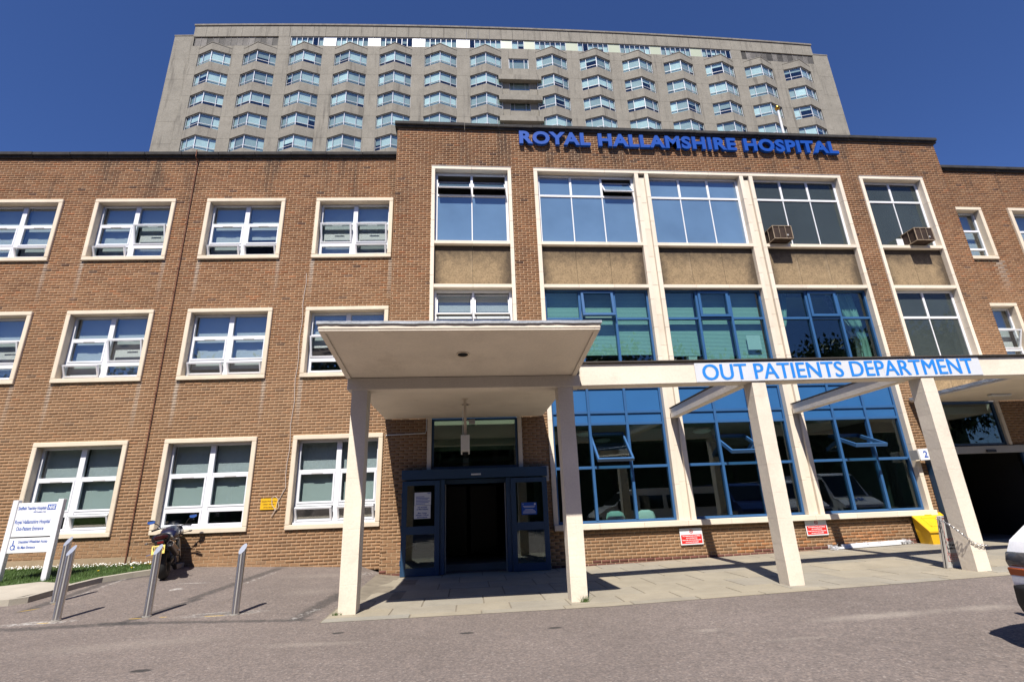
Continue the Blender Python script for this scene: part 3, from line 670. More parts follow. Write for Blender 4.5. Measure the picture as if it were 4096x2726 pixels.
# --- bricks: the 300 nearest as parts, the rest as one part
W2C = cam.matrix_world.inverted()
def showing(b):
    p = b[0]((b[1]+b[2])/2, 0, (b[3]+b[4])/2); q = W2C @ Vector(p)
    if q.z > -.1: return 0
    u, v = q.x/-q.z*17.656/18, q.y/-q.z*17.656/18
    if abs(u) > .98 or abs(v) > .65: return 0
    if -1.5 < p[0] < 2.0 and p[2] < 3.9 and b[0] is fc_: return 0
    return (b[2]-b[1])/(q.z*q.z)
sc_ = np.array([showing(b) for b in BR]); top = set(np.argsort(-sc_)[:300].tolist())
BQ = np.array([0,3,2,1, 0,1,5,4, 1,2,6,5, 2,3,7,6, 3,0,4,7]).reshape(-1,4)   # front face + four sides (index 0-3 front, 4-7 back)
bv = []; bc = []; c_ = .004
for i, b in enumerate(BR):
    if i in top: continue
    f, x0, x1, z0, z1, col = b; j = RNG.normal(0, .0012)
    bv += [f(x0+c_,j,z0+c_), f(x1-c_,j,z0+c_), f(x1-c_,j,z1-c_), f(x0+c_,j,z1-c_), f(x0,.012,z0), f(x1,.012,z0), f(x1,.012,z1), f(x0,.012,z1)]; bc.append(col)
nb = len(bc); bv = np.array(bv, dtype=np.float32)
FQ = np.array([(0,1,2,3),(4,5,1,0),(5,6,2,1),(6,7,3,2),(7,4,0,3)])
fa = (FQ[None]+8*np.arange(nb)[:,None,None]).reshape(-1)
me = bpy.data.meshes.new('brickwork'); me.vertices.add(len(bv)); me.vertices.foreach_set('co', bv.ravel())
me.loops.add(len(fa)); me.loops.foreach_set('vertex_index', fa.astype(np.int32)); npl = len(fa)//4
me.polygons.add(npl); me.polygons.foreach_set('loop_start', np.arange(0, npl*4, 4, dtype=np.int32))
me.update(calc_edges=True); me.validate()
at = me.attributes.new('bcol', 'FLOAT_VECTOR', 'FACE'); at.data.foreach_set('vector', np.repeat(np.array(bc, dtype=np.float32), 5, axis=0).ravel())
me.materials.append(BRICK); tag(inst('brickwork', me, bld), kind='stuff')
bmesh_cache = {}
for i in sorted(top):
    f, x0, x1, z0, z1, col = BR[i]; key = (round(x1-x0,3), round(z1-z0,3))
    if key not in bmesh_cache:
        w, h = (x1-x0)/2, (z1-z0)/2; s = MB()
        s.add([(-w+c_,0,-h+c_),(w-c_,0,-h+c_),(w-c_,0,h-c_),(-w+c_,0,h-c_),(-w,.012,-h),(w,.012,-h),(w,.012,h),(-w,.012,h)], [tuple(q) for q in FQ])
        bmesh_cache[key] = s.mesh('brick', BRICK, fix=False)
    o = inst('brick', bmesh_cache[key], wallO, f((x0+x1)/2, random.gauss(0,.0012), (z0+z1)/2), (0,0,-AW if f is fw_ else 0)); o['bcol'] = [float(c) for c in col]
# rendered plinth of the left wing, lightning conductor, cable
P = [(-14.2,.035,.1),(-5.95,.035,.1),(-5.95,.06,.1),(-14.2,.06,.1),(-14.2,.045,.68),(-5.95,.045,.66),(-5.95,.06,.66),(-14.2,.06,.68)]
MB().add([wing(*p) for p in P], [(0,3,2,1),(4,5,6,7),(0,1,5,4),(1,2,6,5),(2,3,7,6),(3,0,4,7)]).build('plinth_render', RENDER, bld)
s = MB().tube([wing(-6.13,-.09,12.14),wing(-6.13,-.09,11.9),wing(-6.12,.03,11.8),wing(-6.08,.03,6),wing(-6.06,.03,1.0),wing(-6.05,.02,.42)], .014, 6)
for z in np.arange(1.0,11.8,.72): s.tube([wing(-6.06-.006*z,.03,z-.015),wing(-6.06-.006*z,.03,z+.015)], .026, 6)
s.build('conductor_pipe', RUST, bld)
s = MB().tube([wing(-2.53+.02*math.sin(i*1.7),.045,8.0-i*.31) for i in range(20)]+[wing(-2.58,.045,1.98),wing(-2.66,.04,1.80),wing(-2.63,.035,1.66),wing(-2.70,.03,1.58),wing(-2.80,.03,1.72),wing(-2.82,.03,1.88),wing(-2.74,.03,1.92),wing(-2.66,.03,1.85),wing(-2.70,.03,1.6),wing(-2.78,.03,1.45)], .009, 5)
tag(s.build('hanging_cable', M('pale_cable',(.6,.5,.42),.6)), 'thin pale cable hanging down the brick wall, looped by the yellow sign', 'cable')

# ------------------------------------------------------------------ main entrance (parts of the building)
ent = empty('entrance_door', (0,0,0), (0,0,0), bld); yd = 12.83
MB().box(-1.58,1.99,yd-.03,Y1+.05,2.17,2.40).build('door_header', BLUED, ent, .006)
def leaf(x0, x1, y0, ang, piv):
    # one glazed leaf with a mid rail; drawn round its hinge
    s = MB(); w = x1-x0; s.box(0,.12,0,.05,.02,2.14); s.box(w-.12,w,0,.05,.02,2.14); s.box(.12,w-.12,0,.05,2.03,2.14); s.box(.12,w-.12,0,.05,.92,1.10); s.box(.12,w-.12,0,.05,.02,.19)
    for z in (.25,1.0,1.75): s.box(-.012,.012,-.012,.02,z,z+.12)
    o = s.build('door_leaf', BLUED, ent, .004, loc=(x0,y0,0)); o.rotation_euler.z = ang
    for z0, z1 in ((1.10,2.03),(.19,.92)):
        q = Euler((0,0,ang)).to_matrix() @ Vector((w/2,.025,(z0+z1)/2)); p = pane(ent,-.5,.5,0,0,1,GLASST); p.location = Vector((x0,y0,0))+q; p.rotation_euler.z = ang; p.scale = (w-.22,1,z1-z0+.02)
leaf(-1.56,-.66,yd-.01,0,0); leaf(1.07,1.97,yd-.01,0,0)
s = MB().box(-.655,-.545,yd+.02,Y1+.2,.02,2.16); s.box(.96,1.065,yd+.02,Y1+.2,.02,2.16); s.box(-.545,.96,Y1+.05,Y1+.2,2.05,2.16)
s.build('door_frame', BLUED, ent, .006)
MB().box(-.54,-.52,Y1-.02,Y1+.1,.02,2.05).box(.935,.955,Y1-.02,Y1+.1,.02,2.05).build('steel_trim', LAMPG, ent)
MB().box(.10,.34,yd-.055,yd-.031,2.235,2.275).build('door_sensor', SIGNW, ent, .004)
MB().frame(-.895,1.32,2.42,3.70,.06,Y1+.06,Y1+.14).build('fanlight_frame', BLUED, ent, .004)
pane(ent,-.85,1.27,Y1+.1,2.46,3.66,GLASST)
MB().box(-.86,1.28,Y1+.24,Y1+.244,2.88,3.66).build('fanlight_blind', M('drab_blind',(.20,.19,.13),.8,.1), ent)
MB().box(1.9,2.06,Y1-.08,Y1-.001,2.05,2.42).build('keypad_box', LAMPG, ent, .01)
MB().tube([(-2.05,Y1+.03,3.30),(-1.05,Y1+.03,3.33),(-1.03,Y1+.03,3.4),(-1.03,Y1+.03,3.75)], .012, 6).build('conduit', POSTW, ent)
# lobby behind the opening
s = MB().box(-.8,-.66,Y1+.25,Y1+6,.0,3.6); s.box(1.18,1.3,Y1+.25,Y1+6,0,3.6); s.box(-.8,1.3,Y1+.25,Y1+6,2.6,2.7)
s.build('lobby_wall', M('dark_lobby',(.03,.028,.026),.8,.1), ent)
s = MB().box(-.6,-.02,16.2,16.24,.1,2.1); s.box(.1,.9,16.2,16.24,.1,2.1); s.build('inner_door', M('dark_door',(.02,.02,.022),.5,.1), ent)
# second entrance to the right
e2 = empty('entrance_door', (0,0,0), (0,0,0), bld)
MB().box(12.95,16.0,Y1-.02,Y1+.04,2.40,2.60).build('door_header', LAMPG, e2, .006)
MB().box(14.37,14.66,Y1-.06,Y1-.021,2.42,2.49).build('door_sensor', BLACK, e2, .006)
MB().box(12.52,12.95,Y1-.15,Y1+.04,.15,2.4).box(12.72,12.76,Y1-.19,Y1-.151,.15,2.4).build('blue_side_panel', BLUED, e2, .006)
MB().box(15.45,16.0,Y1-.02,Y1+.05,.15,2.4).build('blue_side_panel', BLUED, e2, .006)
MB().frame(13.12,15.18,2.62,3.85,.06,Y1+.06,Y1+.14).build('fanlight_frame', BLUED, e2, .004); pane(e2,13.16,15.14,Y1+.1,2.66,3.80,GLASST)
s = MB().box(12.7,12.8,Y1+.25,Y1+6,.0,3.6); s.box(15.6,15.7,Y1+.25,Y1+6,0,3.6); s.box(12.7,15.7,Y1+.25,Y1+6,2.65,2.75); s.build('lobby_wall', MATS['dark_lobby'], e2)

# ------------------------------------------------------------------ canopy with columns and long beam
can = tag(empty('entrance_canopy', (0,0,0)), 'cream concrete entrance canopy on square columns with a long projecting beam', 'canopy')
CX0, CX1 = -2.08, 1.99; YF = 6.86; ZB = 3.70; ZF = 3.94; YC = 8.696
def slab(ylist, zlist, th, x0, x1, name, mat, bev=.012):
    s = MB(); n = len(ylist); rings = [[(x0,y,z),(x1,y,z),(x1,y,z+th),(x0,y,z+th)] for y, z in zip(ylist, zlist)]
    return s.loft(rings).build(name, mat, can, bev)
slab([YF,YC,Y1-.005], [ZF,ZB,ZB], .095, CX0, CX1, 'roof_slab', CREAM)
# raised lip round the soffit
lip = MB()
for x0, x1 in ((CX0+.01,CX0+.09),(CX1-.09,CX1-.01)): lip.loft([[(x0,y,z-.022),(x1,y,z-.022),(x1,y,z+.01),(x0,y,z+.01)] for y, z in ((YF+.01,ZF),(YC-.01,ZB+.0013))])
lip.loft([[(CX0+.09,YF+.01,ZF-.022),(CX1-.09,YF+.01,ZF-.022),(CX1-.09,YF+.01,ZF+.01),(CX0+.09,YF+.01,ZF+.01)],[(CX0+.09,YF+.09,ZF-.032),(CX1-.09,YF+.09,ZF-.032),(CX1-.09,YF+.09,ZF),(CX0+.09,YF+.09,ZF)]])
lip.build('drip_edge', CREAM, can, .004)
ld = []; n = 60
for i in range(n+1):
    x = CX0-.02+(CX1-CX0+.04)*i/n; wv = .0025*math.sin(i*.55)+.003*random.uniform(-1,1)
    ld.append([(x,YF-.022+wv*.5,ZF+.075+wv),(x,YF-.018+wv*.5,ZF+.118+wv*.6),(x,YF+.2,ZF+.115),(x,YF+.2,ZF+.07)])
MB().loft(ld).build('lead_flashing', LEAD, can)
MB().loft([[(CX1+.02,y,z+.05),(CX1+.02,y,z+.12),(CX1-.15,y,z+.12),(CX1-.15,y,z+.06)] for y, z in ((YF+.2,ZF-.02),(YC,ZB),(Y1-.01,ZB))]).build('lead_flashing', LEAD, can)
MB().loft([[(CX0-.02,y,z+.05),(CX0-.02,y,z+.12),(CX0+.15,y,z+.12),(CX0+.15,y,z+.06)] for y, z in ((YF+.2,ZF-.02),(YC,ZB),(Y1-.01,ZB))]).build('lead_flashing', LEAD, can)
CEN = [-1.835, 1.765, 5.42, 8.84]
MB().box(CX0+.03,2.05,YC,YC+.30,3.48,ZB-.001).build('front_beam', CREAM, can, .012)
MB().loft([[(x,YC+.001,a),(x,YC+.30,a),(x,YC+.30,b),(x,YC+.001,b)] for x, a, b in ((2.052,3.49,3.90),(11.5,3.575,3.955),(18,3.62,4.0))]).build('long_beam', CREAM, can, .012)
MB().loft([[(x,YC-.045,b),(x,YC+.34,b),(x,YC+.34,b+.03),(x,YC-.045,b+.03)] for x, b in ((2.0,3.902),(11.5,3.957),(18,4.002))]).build('beam_capping', M('dark_felt',(.06,.05,.042),.9,.3), can, .006)
for i, cx in enumerate(CEN):
    zt = (3.478,3.478,3.518,3.549)[i]; zg = gz(cx,8.85)-.03; s = MB(); h = .134; rings = []
    zz = [zg]; 
    while zz[-1] < zt-.45: zz.append(zz[-1]+random.uniform(.26,.5))
    zz.append(zt); j = lambda: random.uniform(-.0045,.0045)
    for q, z in enumerate(zz):
        o = [(j(),j()*.4) for _ in range(4)]
        def ring(z, g): return [(cx-h+o[0][0]+g,YC+.006+o[0][1]+g,z),(cx+h+o[1][0]-g,YC+.006+o[1][1]+g,z),(cx+h+o[2][0]-g,YC+.30+o[2][1]-g,z),(cx-h+o[3][0]+g,YC+.30+o[3][1]-g,z)]
        if 0 < q < len(zz)-1: rings += [ring(z-.004,0), ring(z-.001,.0015), ring(z+.001,.0015), ring(z+.004,-.0005)]
        else: rings.append(ring(z, 0))
    s.loft(rings).build('column', CREAM, can, .0)
for (xf, xw, zt) in ((5.42,5.57,3.55),(8.84,9.05,3.6)):
    MB().loft([[(xf+(xw-xf)*k-.09,YC+.302+(Y1-YC-.30)*k,a),(xf+(xw-xf)*k+.09,YC+.302+(Y1-YC-.30)*k,a),(xf+(xw-xf)*k+.09,YC+.302+(Y1-YC-.30)*k,b),(xf+(xw-xf)*k-.09,YC+.302+(Y1-YC-.30)*k,b)] for k, a, b in ((0,zt,zt+.26),(1,zt+.02,zt+.27))]).build('cross_beam', CREAM, can, .010)
    MB().loft([[(xf+(xw-xf)*k-.11,YC+.302+(Y1-YC-.31)*k,a),(xf+(xw-xf)*k+.11,YC+.302+(Y1-YC-.31)*k,a),(xf+(xw-xf)*k+.11,YC+.302+(Y1-YC-.31)*k,a+.025),(xf+(xw-xf)*k-.11,YC+.302+(Y1-YC-.31)*k,a+.025)] for k, a in ((0,zt+.262),(1,zt+.272))]).build('beam_capping', MATS['dark_felt'], can)
# downlights: recessed dark discs
sl = math.atan2(ZB-ZF, YC-YF)
for (x, y, z, a) in ((-.05,7.75,ZF+(7.75-YF)*(ZB-ZF)/(YC-YF),sl),(-.02,11.28,ZB,0)):
    MB().lathe([(.085,-.012),(.105,-.012),(.105,.0),(.085,.0),(.085,-.012)], n=28).build('downlight_ring', CREAM2, can, smooth=True, loc=(x,y,z), rot=(a,0,0))
    MB().lathe([(.001,-.004),(.086,-.004),(.086,-.001),(.001,-.001)], n=28).build('downlight_lens', BLACK, can, smooth=True, loc=(x,y,z), rot=(a,0,0))
# second canopy on the right
c2 = tag(empty('side_canopy', (0,0,0)), 'cream flat canopy over the right hand dark entrance beside the grit bin', 'canopy')
MB().box(12.55,17.5,9.6,Y1-.005,3.86,3.95).build('roof_slab', CREAM, c2, .012)
rr = []
for i in range(40):
    y = 9.55+(Y1-9.56)*i/39; wv = random.uniform(-.012,.012)
    rr.append([(12.52,y,3.905+wv),(12.52+wv*.3,y,3.985+wv*.3),(12.75,y,3.99),(12.75,y,3.92)])
MB().loft(rr).build('lead_flashing', LEAD, c2)
MB().box(12.55,17.5,9.58,9.62,3.94,4.0).build('lead_flashing', LEAD, c2)
MB().box(13.9,14.5,12.0,12.12,3.80,3.858).build('strip_light', POSTW, c2, .01)
# hanging white unit on a pole under the canopy
hu = tag(empty('hanging_lamp', (-.03,10.66,3.7)), 'white box unit hanging on a rod beneath the canopy', 'lamp')
MB().box(-.03,.03,-.03,.03,-.78,-.01).build('hanger_rod', CREAM2, hu, .004)
MB().box(-.07,.07,-.06,.06,-.012,-.0005).build('ceiling_plate', CREAM2, hu, .003)
MB().tube([(-.05,-.02,-.25),(-.05,-.02,-.75),(-.02,-.02,-.79)], .006, 6).build('cable', POSTW, hu)
s = MB().loft([[(-.09,-.11,-1.10),(.09,-.11,-1.10),(.09,.13,-1.16),(-.09,.13,-1.16)],[(-.09,-.13,-.78),(.09,-.13,-.78),(.09,.11,-.78),(-.09,.11,-.78)]]); s.build('housing', POSTW, hu, .006)
s = MB()
for i in range(5): s.box(-.06,.06,-.07+i*.035,-.055+i*.035,-1.145-.006*i,-1.128-.006*i)
s.build('vent_slots', BLACK, hu)
sp = tag(MB().box(.06,.22,12.95,13.06,3.52,3.64).box(.02,.06,12.98,13.06,3.60,3.64).build('security_light', LAMPG, None, .01), 'small grey security light above the door fanlight', 'lamp')

# ------------------------------------------------------------------ signs
rh = tag(empty('name_lettering', (1.726, Y1-.035, 12.29)), 'big blue raised letters spelling the hospital name along the brick parapet', 'sign')
def letters(par, body, W, H, depth, bold, mat, copies=((0,0),), space=1., sag=0., x0_=0., y=0., z=0.):
    me = text_mesh(body, .68, depth, bold, 'LEFT', space); bm = bmesh.new(); bm.from_mesh(me); bmesh.ops.remove_doubles(bm, verts=bm.verts, dist=1e-5)
    seen = set(); isl = []
    for v in bm.verts:
        if v in seen: continue
        st = [v]; cur = []; seen.add(v)
        while st:
            q = st.pop(); cur.append(q)
            for e in q.link_edges:
                o = e.other_vert(q)
                if o not in seen: seen.add(o); st.append(o)
        isl.append(cur)
    xs = [v.co.x for v in bm.verts]; ys = [v.co.y for v in bm.verts]; kx = W/(max(xs)-min(xs)); ky = H/(max(ys)-min(ys)); mx, my = min(xs), min(ys)
    for cur in sorted(isl, key=lambda c: min(v.co.x for v in c)):
        idx = {v: i for i, v in enumerate(cur)}; fs = {f for v in cur for f in v.link_faces}; lx = min(v.co.x for v in cur); b_ = MB()
        for n_, (dx, dy) in enumerate(copies): b_.add([((v.co.x-lx)*kx+dx, (v.co.y-my)*ky+dy, v.co.z+.0006*n_) for v in cur], [tuple(idx[v] for v in f.verts) for f in fs])
        X = (lx-mx)*kx; inst('letter', b_.mesh('letter', mat, fix=False), par, (x0_+X, y, z-sag*X/W), (PI/2,0,0))
    bm.free()
letters(rh, 'ROYAL HALLAMSHIRE HOSPITAL', 10.74, .49, .10, .028, LETTER, ((0,0),), 1.10, .05)
op = tag(empty('department_sign', (4.22, YC-.012, 3.52), (0,-.0103,0)), 'long white board with blue department lettering fixed to the concrete beam', 'sign')
for a, b in ((0,1.95),(1.952,3.75),(3.752,5.81)): MB().box(a,b,-.006,.01,0,.365).build('board', M('grey_white_board',(.70,.72,.76),.45,.03,2,.02,dirt=.15,dcol=(.5,.5,.48)), op, .002)
letters(op, 'OUT PATIENTS DEPARTMENT', 5.50, .30, .002, 0., SIGNB, ((0,0),(.009,.002),(-.009,-.002)), 1., 0., .14, -.009, .035)
for x in np.arange(.04,5.8,.82):
    for z in (.02,.345): MB().cyl((x,-.010,z),(x,-.005,z),.009,8).build('screw', POSTW, op)
# NHS entrance board on posts
nh = tag(empty('entrance_board', (-9.14,12.15,gz(-9,12.15)+.08), (0,0,R(-2))), 'white hospital entrance board on two posts standing in the grass', 'sign')
for x in (-.46,.46): MB().box(x-.055,x+.055,-.05,.05,-.1,1.60).build('post', M('white_post',(.80,.80,.82),.4), nh, .006)
MB().box(-.404,.404,-.03,.03,.86,1.54).build('board', SIGNW, nh, .003); MB().box(-.404,.404,-.03,.03,.545,.835).build('board', SIGNW, nh, .003)
MB().box(-.404,.404,-.02,.02,.836,.859).build('gap_strip', BLACK, nh)  # black strip set back between the two boards
def L(b, x, z, s, w, al='CENTER', m=NHSB, bo=.0): return lettering(nh, b, x, -.032, z, s, m, bo, al, w)
L('Sheffield Teaching Hospitals',-.385,1.40,.092,.57,'LEFT',bo=.0012); L('NHS Foundation Trust',-.06,1.335,.048,.25,'LEFT'); L('Royal Hallamshire Hospital',-.385,1.12,.108,.70,'LEFT',bo=.0012); L('Out-Patient Entrance',-.33,.985,.108,.55,'LEFT',bo=.0012)
L('Unassisted Wheelchair Access',-.22,.735,.08,.58,'LEFT',bo=.001); L('Via Main Entrance',-.22,.625,.08,.36,'LEFT',bo=.001)
MB().box(.205,.375,-.0325,-.0305,1.385,1.495).build('logo_block', NHSB, nh); lettering(nh,'NHS',.29,-.034,1.402,.108,SIGNW,.003,'CENTER',.14,'logo_letters',shear=.2)
s = MB().torus((-.31,-.033,.655),.042,.008,'y',20,4,.1); s.box(-.325,-.305,-.034,-.032,.69,.755); s.box(-.32,-.27,-.034,-.032,.685,.70); s.box(-.283,-.267,-.034,-.032,.62,.69); s.box(-.283,-.25,-.034,-.032,.61,.622); s.lathe([(.001,-.034),(.014,-.034),(.014,-.032),(.001,-.032)],(-.315,0,.775),12,'y')
s.build('wheelchair_symbol', NHSB, nh)
# no smoking wall signs
def nosmoke(x, z, label):
    o = tag(empty('no_smoking_sign', (x, Y1+.02, z), (0,R(-.5),0)), label, 'sign', 'no smoking signs on the plinth')
    MB().box(0,.585,-.012,.0,0,.385).build('board', SIGNW, o, .002); MB().box(.025,.56,-.0145,-.0125,.03,.235).build('red_field', REDS, o)
    MB().torus((.30,-.014,.31),.042,.006,'y',24,4,.3).build('prohibition_ring', REDS, o)
    MB().box(.268,.332,-.0145,-.0125,.300,.312).build('cigarette_symbol', BLKINK, o)
    MB().obox((.30,-.0155,.31),(.08,.002,.008),Euler((0,R(45),0)).to_matrix()).build('prohibition_bar', REDS, o)
    for i, tx in enumerate(('The hospital grounds and buildings','are no smoking areas.','Please help us by not smoking when','you come to the hospital.')): lettering(o, tx, .2925, -.0155, .195-i*.047, .034, SIGNW, .0012, 'CENTER', (.47,.29,.49,.34)[i])
nosmoke(5.31,.40,'red and white no smoking sign on the brick plinth behind the third column'); nosmoke(8.67,.48,'red and white no smoking sign on the plinth above the plastic packing')
ys = tag(empty('parking_sign', wing(-3.08,.045,1.61), (0,0,-AW)), 'small yellow disabled parking sign on the brick wall by the cable', 'sign')
MB().box(0,.41,-.012,0,0,.265).build('board', YSIGN, ys, .002)
for i, tx in enumerate(('Disabled Parking Only','• Other vehicles •','will be clamped')): lettering(ys, tx, .205, -.014, .18-i*.07, .05, BLKINK, 0, 'CENTER', (.36,.33,.26)[i])
n2 = tag(empty('number_sign', (12.16,12.86,2.25), (0,R(-2),0)), 'small white square sign with blue number 2 beside the blue panel', 'sign')
MB().box(0,.36,-.008,.008,0,.30).build('board', SIGNW, n2, .002); lettering(n2,'2',.19,-.0095,.07,.24,NHSB,.006); MB().box(-.04,0,-.02,.25,.02,.28).build('bracket', LAMPG, n2, .003)
p1 = tag(empty('door_notice', (-1.265,yd-.018,1.27)), 'white printed notices on the left blue door glass', 'notice')
MB().box(0,.39,-.004,0,0,.30).build('sheet', SIGNW, p1); MB().box(.005,.395,-.004,0,.305,.60).build('sheet', SIGNW, p1)
for i, (tx, w) in enumerate((('NO ACCESS',.22),('to Main Hospital',.27),('Mon - Friday',.21),('6.00 pm - 7.30 am',.30),('and Weekends',.24))): lettering(p1, tx, .195, -.006, (.245,.20,.115,.07,.02)[i], .042, NHSB, .001, 'CENTER', w)
for i in range(6): MB().box(.04,.04+(.22,.3,.33,.28,.32,.2)[i],-.0055,-.0045,.33+i*.033,.342+i*.033).build('print_line', NHSB, p1)
lettering(p1,'NHS',.345,-.006,.565,.04,NHSB,.001,'CENTER',.07)
p2 = tag(empty('door_notice', (1.315,yd-.018,1.27)), 'blue printed notice on the right blue door glass', 'notice')
MB().box(0,.375,-.004,0,0,.28).build('sheet', NHSB, p2)
for i, w in enumerate((.30,.26,.0,.2,.27,.31,.31)):
    if w: MB().box(.1875-w/2,.1875+w/2,-.0055,-.0045,.19-i*.026,.20-i*.026).build('print_line', SIGNW, p2)
lettering(p2,'i',.04,-.006,.225,.05,SIGNW,.002); MB().lathe([(.001,-.006),(.022,-.006),(.022,-.0045),(.001,-.0045)],(.33,0,.24),14,'y').build('round_symbol', SIGNW, p2)

# ------------------------------------------------------------------ things on the wall and in front
def ac(x0, label):
    z0, z1, y0 = 8.90, 9.35, 12.78; W = .62
    o = tag(empty('air_conditioner', (x0, y0, z0)), label, 'air conditioner', 'window air conditioners')
    MB().box(.02,W-.02,.02,.52,.02,z1-z0-.02).build('coil_pack', M('rusty_coil',(.035,.018,.01),.8,.4,8,.3,60), o)
    s = MB(); h = z1-z0; e = .022
    for x in (0,W-e): 
        for y in (0,.52-e): s.box(x,x+e,y,y+e,0,h)
    for z in (0,h-e):
        s.box(e,W-e,0,e,z,z+e); s.box(e,W-e,.52-e,.52,z,z+e); s.box(0,e,e,.52-e,z,z+e); s.box(W-e,W,e,.52-e,z,z+e)
    for x in (.2,.4): s.box(x,x+.012,0,.012,e,h-e)
    s.box(0,.012,.25,.262,e,h-e)
    s.build('casing', M('rusty_casing',(.33,.25,.17),.7,.35,6,.2,40), o, .003)
    MB().box(.03,W-.03,.03,.5,h-.018,h+.004).build('top_plate', M('rusty_casing',(.3,.2,.15)), o)
    MB().lathe([(.001,-.012),(.028,-.012),(.028,-.001),(.001,-.001)],(.44,0,.12),14,'y').build('badge', LAMPG, o)
    MB().box(-.22,0,.47,.50,-.01,.30).build('infill_panel', UPVC, o, .004)
ac(9.36,'rusty brown window air conditioner in the third wide bay'); ac(14.06,'rusty brown window air conditioner in the narrow right hand window')
fp = tag(empty('flagpole', (13.12,16,11.8)), 'white flagpole with gilt ball rising behind the parapet', 'flagpole')
MB().tube([(0,0,0),(0,0,5.05)], [.07,.045], 12).build('pole', POSTW, fp, smooth=True); MB().ball((0,0,5.16),.105).build('ball_finial', GOLD, fp, smooth=True); MB().lathe([(.06,5.03),(.08,5.05),(.05,5.08)],n=12).build('collar', GOLD, fp)
s = MB().box(-1.9,24,13.6,22,11.76,11.84); P = [wing(*p) for z in (11.6,11.7) for p in ((-14.2,.3,z),(0,.3,z),(0,8,z),(-14.2,8,z))]
s.add(P, [(0,3,2,1),(4,5,6,7),(0,1,5,4),(1,2,6,5),(2,3,7,6),(3,0,4,7)]); s.build('roof', M('roof_felt',(.08,.08,.08),.9), bld)

def bollard(x, y, h, label):
    z = gz(x,y); o = tag(empty('bollard', (x,y,z)), label, 'bollard', 'stainless steel bollards'); r = .056; n = 28; rings = []
    for hh in (-.05, .0, h*.5): rings.append([(r*math.cos(2*PI*i/n), r*math.sin(2*PI*i/n), hh) for i in range(n)])
    topz = lambda a, q: h-.09+q*(math.cos(a-R(68)))*1.0
    rings.append([(r*math.cos(2*PI*i/n), r*math.sin(2*PI*i/n), topz(2*PI*i/n,.075)) for i in range(n)])
    MB().loft(rings, False).build('tube', STEEL, o, smooth=True)
    s = MB(); s.add(rings[-1]+[(0,0,h-.09)], [(i,(i+1)%n,n) for i in range(n)]); s.build('sloping_cap', M('bollard_cap',(.52,.55,.60),.5,.05,metal=.7), o)
    MB().lathe([(r+.001,-.02),(r+.012,-.02),(r+.010,.012),(r+.001,.014),(r+.001,-.02)], n=n).build('base_collar', M('grey_cement',(.3,.28,.25),.9,.2), o)
bollard(-6.30,9.23,1.09,'front stainless bollard standing before the white entrance board, nearest of the pair'); bollard(-7.23,10.46,1.09,'rear stainless bollard half hidden behind another near the kerb')
bollard(-4.98,9.22,1.06,'stainless bollard standing in front of the motorcycle'); bollard(-3.61,9.08,1.04,'stainless bollard nearest the canopy column, on a patched circle')

# grit bin
gb = tag(empty('grit_bin', (11.62,12.60,gz(12,12.8)-.01)), 'yellow plastic grit bin with sloping lid by the right hand entrance', 'bin')
b0 = MB().loft([[(.03,.02,0),(.80,.02,0),(.80,.40,0),(.03,.40,0)],[(0,0,.30),(.83,0,.30),(.83,.42,.30),(0,.42,.30)],[(0,0,.31),(.83,0,.31),(.83,.44,.68),(0,.44,.68)]]); b0.build('tub', YELL, gb, .012)
b0 = MB().loft([[(-.03,-.03,.28),(.86,-.03,.28),(.86,-.03,.335),(-.03,-.03,.335)],[(-.03,.46,.70),(.86,.46,.70),(.86,.46,.755),(-.03,.46,.755)]]); lid = b0.build('lid', YELL, gb, .012)
def onlid(u, v, e): return (u, -.03+.49*v, .335+.42*v+e)
for (u0, u1, v0, v1, w) in ((.15,.68,.22,.72,.03),):
    s = MB()
    for (a, b, c, d) in ((u0,u1,v0,v0+w*1.5),(u0,u1,v1-w*1.5,v1),(u0,u0+w,v0,v1),(u1-w,u1,v0,v1)): s.loft([[onlid(a,c,-.002),onlid(b,c,-.002),onlid(b,c,.012),onlid(a,c,.012)],[onlid(a,d,-.002),onlid(b,d,-.002),onlid(b,d,.012),onlid(a,d,.012)]])
    s.build('lid_rib', YELL, lid, .003)
MB().loft([[onlid(.33,.82,-.002),onlid(.52,.82,-.002),onlid(.52,.82,.02),onlid(.33,.82,.02)],[onlid(.33,.9,-.002),onlid(.52,.9,-.002),onlid(.52,.9,.02),onlid(.33,.9,.02)]]).build('lid_grip', YELL, lid, .003)
# no-smoking A-board chained to the column
sb = tag(empty('sandwich_board', (8.64,9.22,gz(8.6,9.2)+.014), (.15,0,R(4))), 'white no smoking board on edge leaning behind the fourth column', 'sign board')
BFR = M('board_frame',(.50,.47,.43),.5,.15); DIRTYW = M('grubby_white',(.62,.61,.57),.5,.1,4,.05,40,dirt=.4,dcol=(.35,.31,.25))
for yy in (0, .05):
    MB().frame(0,.56,0,.90,.028,yy-.012,yy+.012).build('frame', BFR, sb, .003); MB().box(.028,.532,yy-.005,yy+.005,.028,.872).build('panel', DIRTYW, sb)
def SBt(b, x, z, s, m, w): return lettering(sb, b, x, -.0065, z, s, m, .001, 'LEFT', w)
SBt('NO SMOKING',.07,.46,.085,REDINK,.42); SBt('It is against the law to',.09,.385,.05,BLKINK,.38); SBt('smoke in these premises',.07,.325,.05,BLKINK,.41)
for (z0, z1) in ((.25,.86),(.12,.235)): MB().frame(.045,.515,z0,z1,.005,-.0075,-.0052).build('border_line', REDINK, sb)
for i in range(3): SBt(('Welfare, Safety','In an area','Please in the way')[i], .09, .205-.028*i, .022, REDINK, (.3,.2,.3)[i])
MB().torus((.30,-.008,.69),.085,.012,'y',24,4,.2).build('prohibition_ring', REDS, sb)
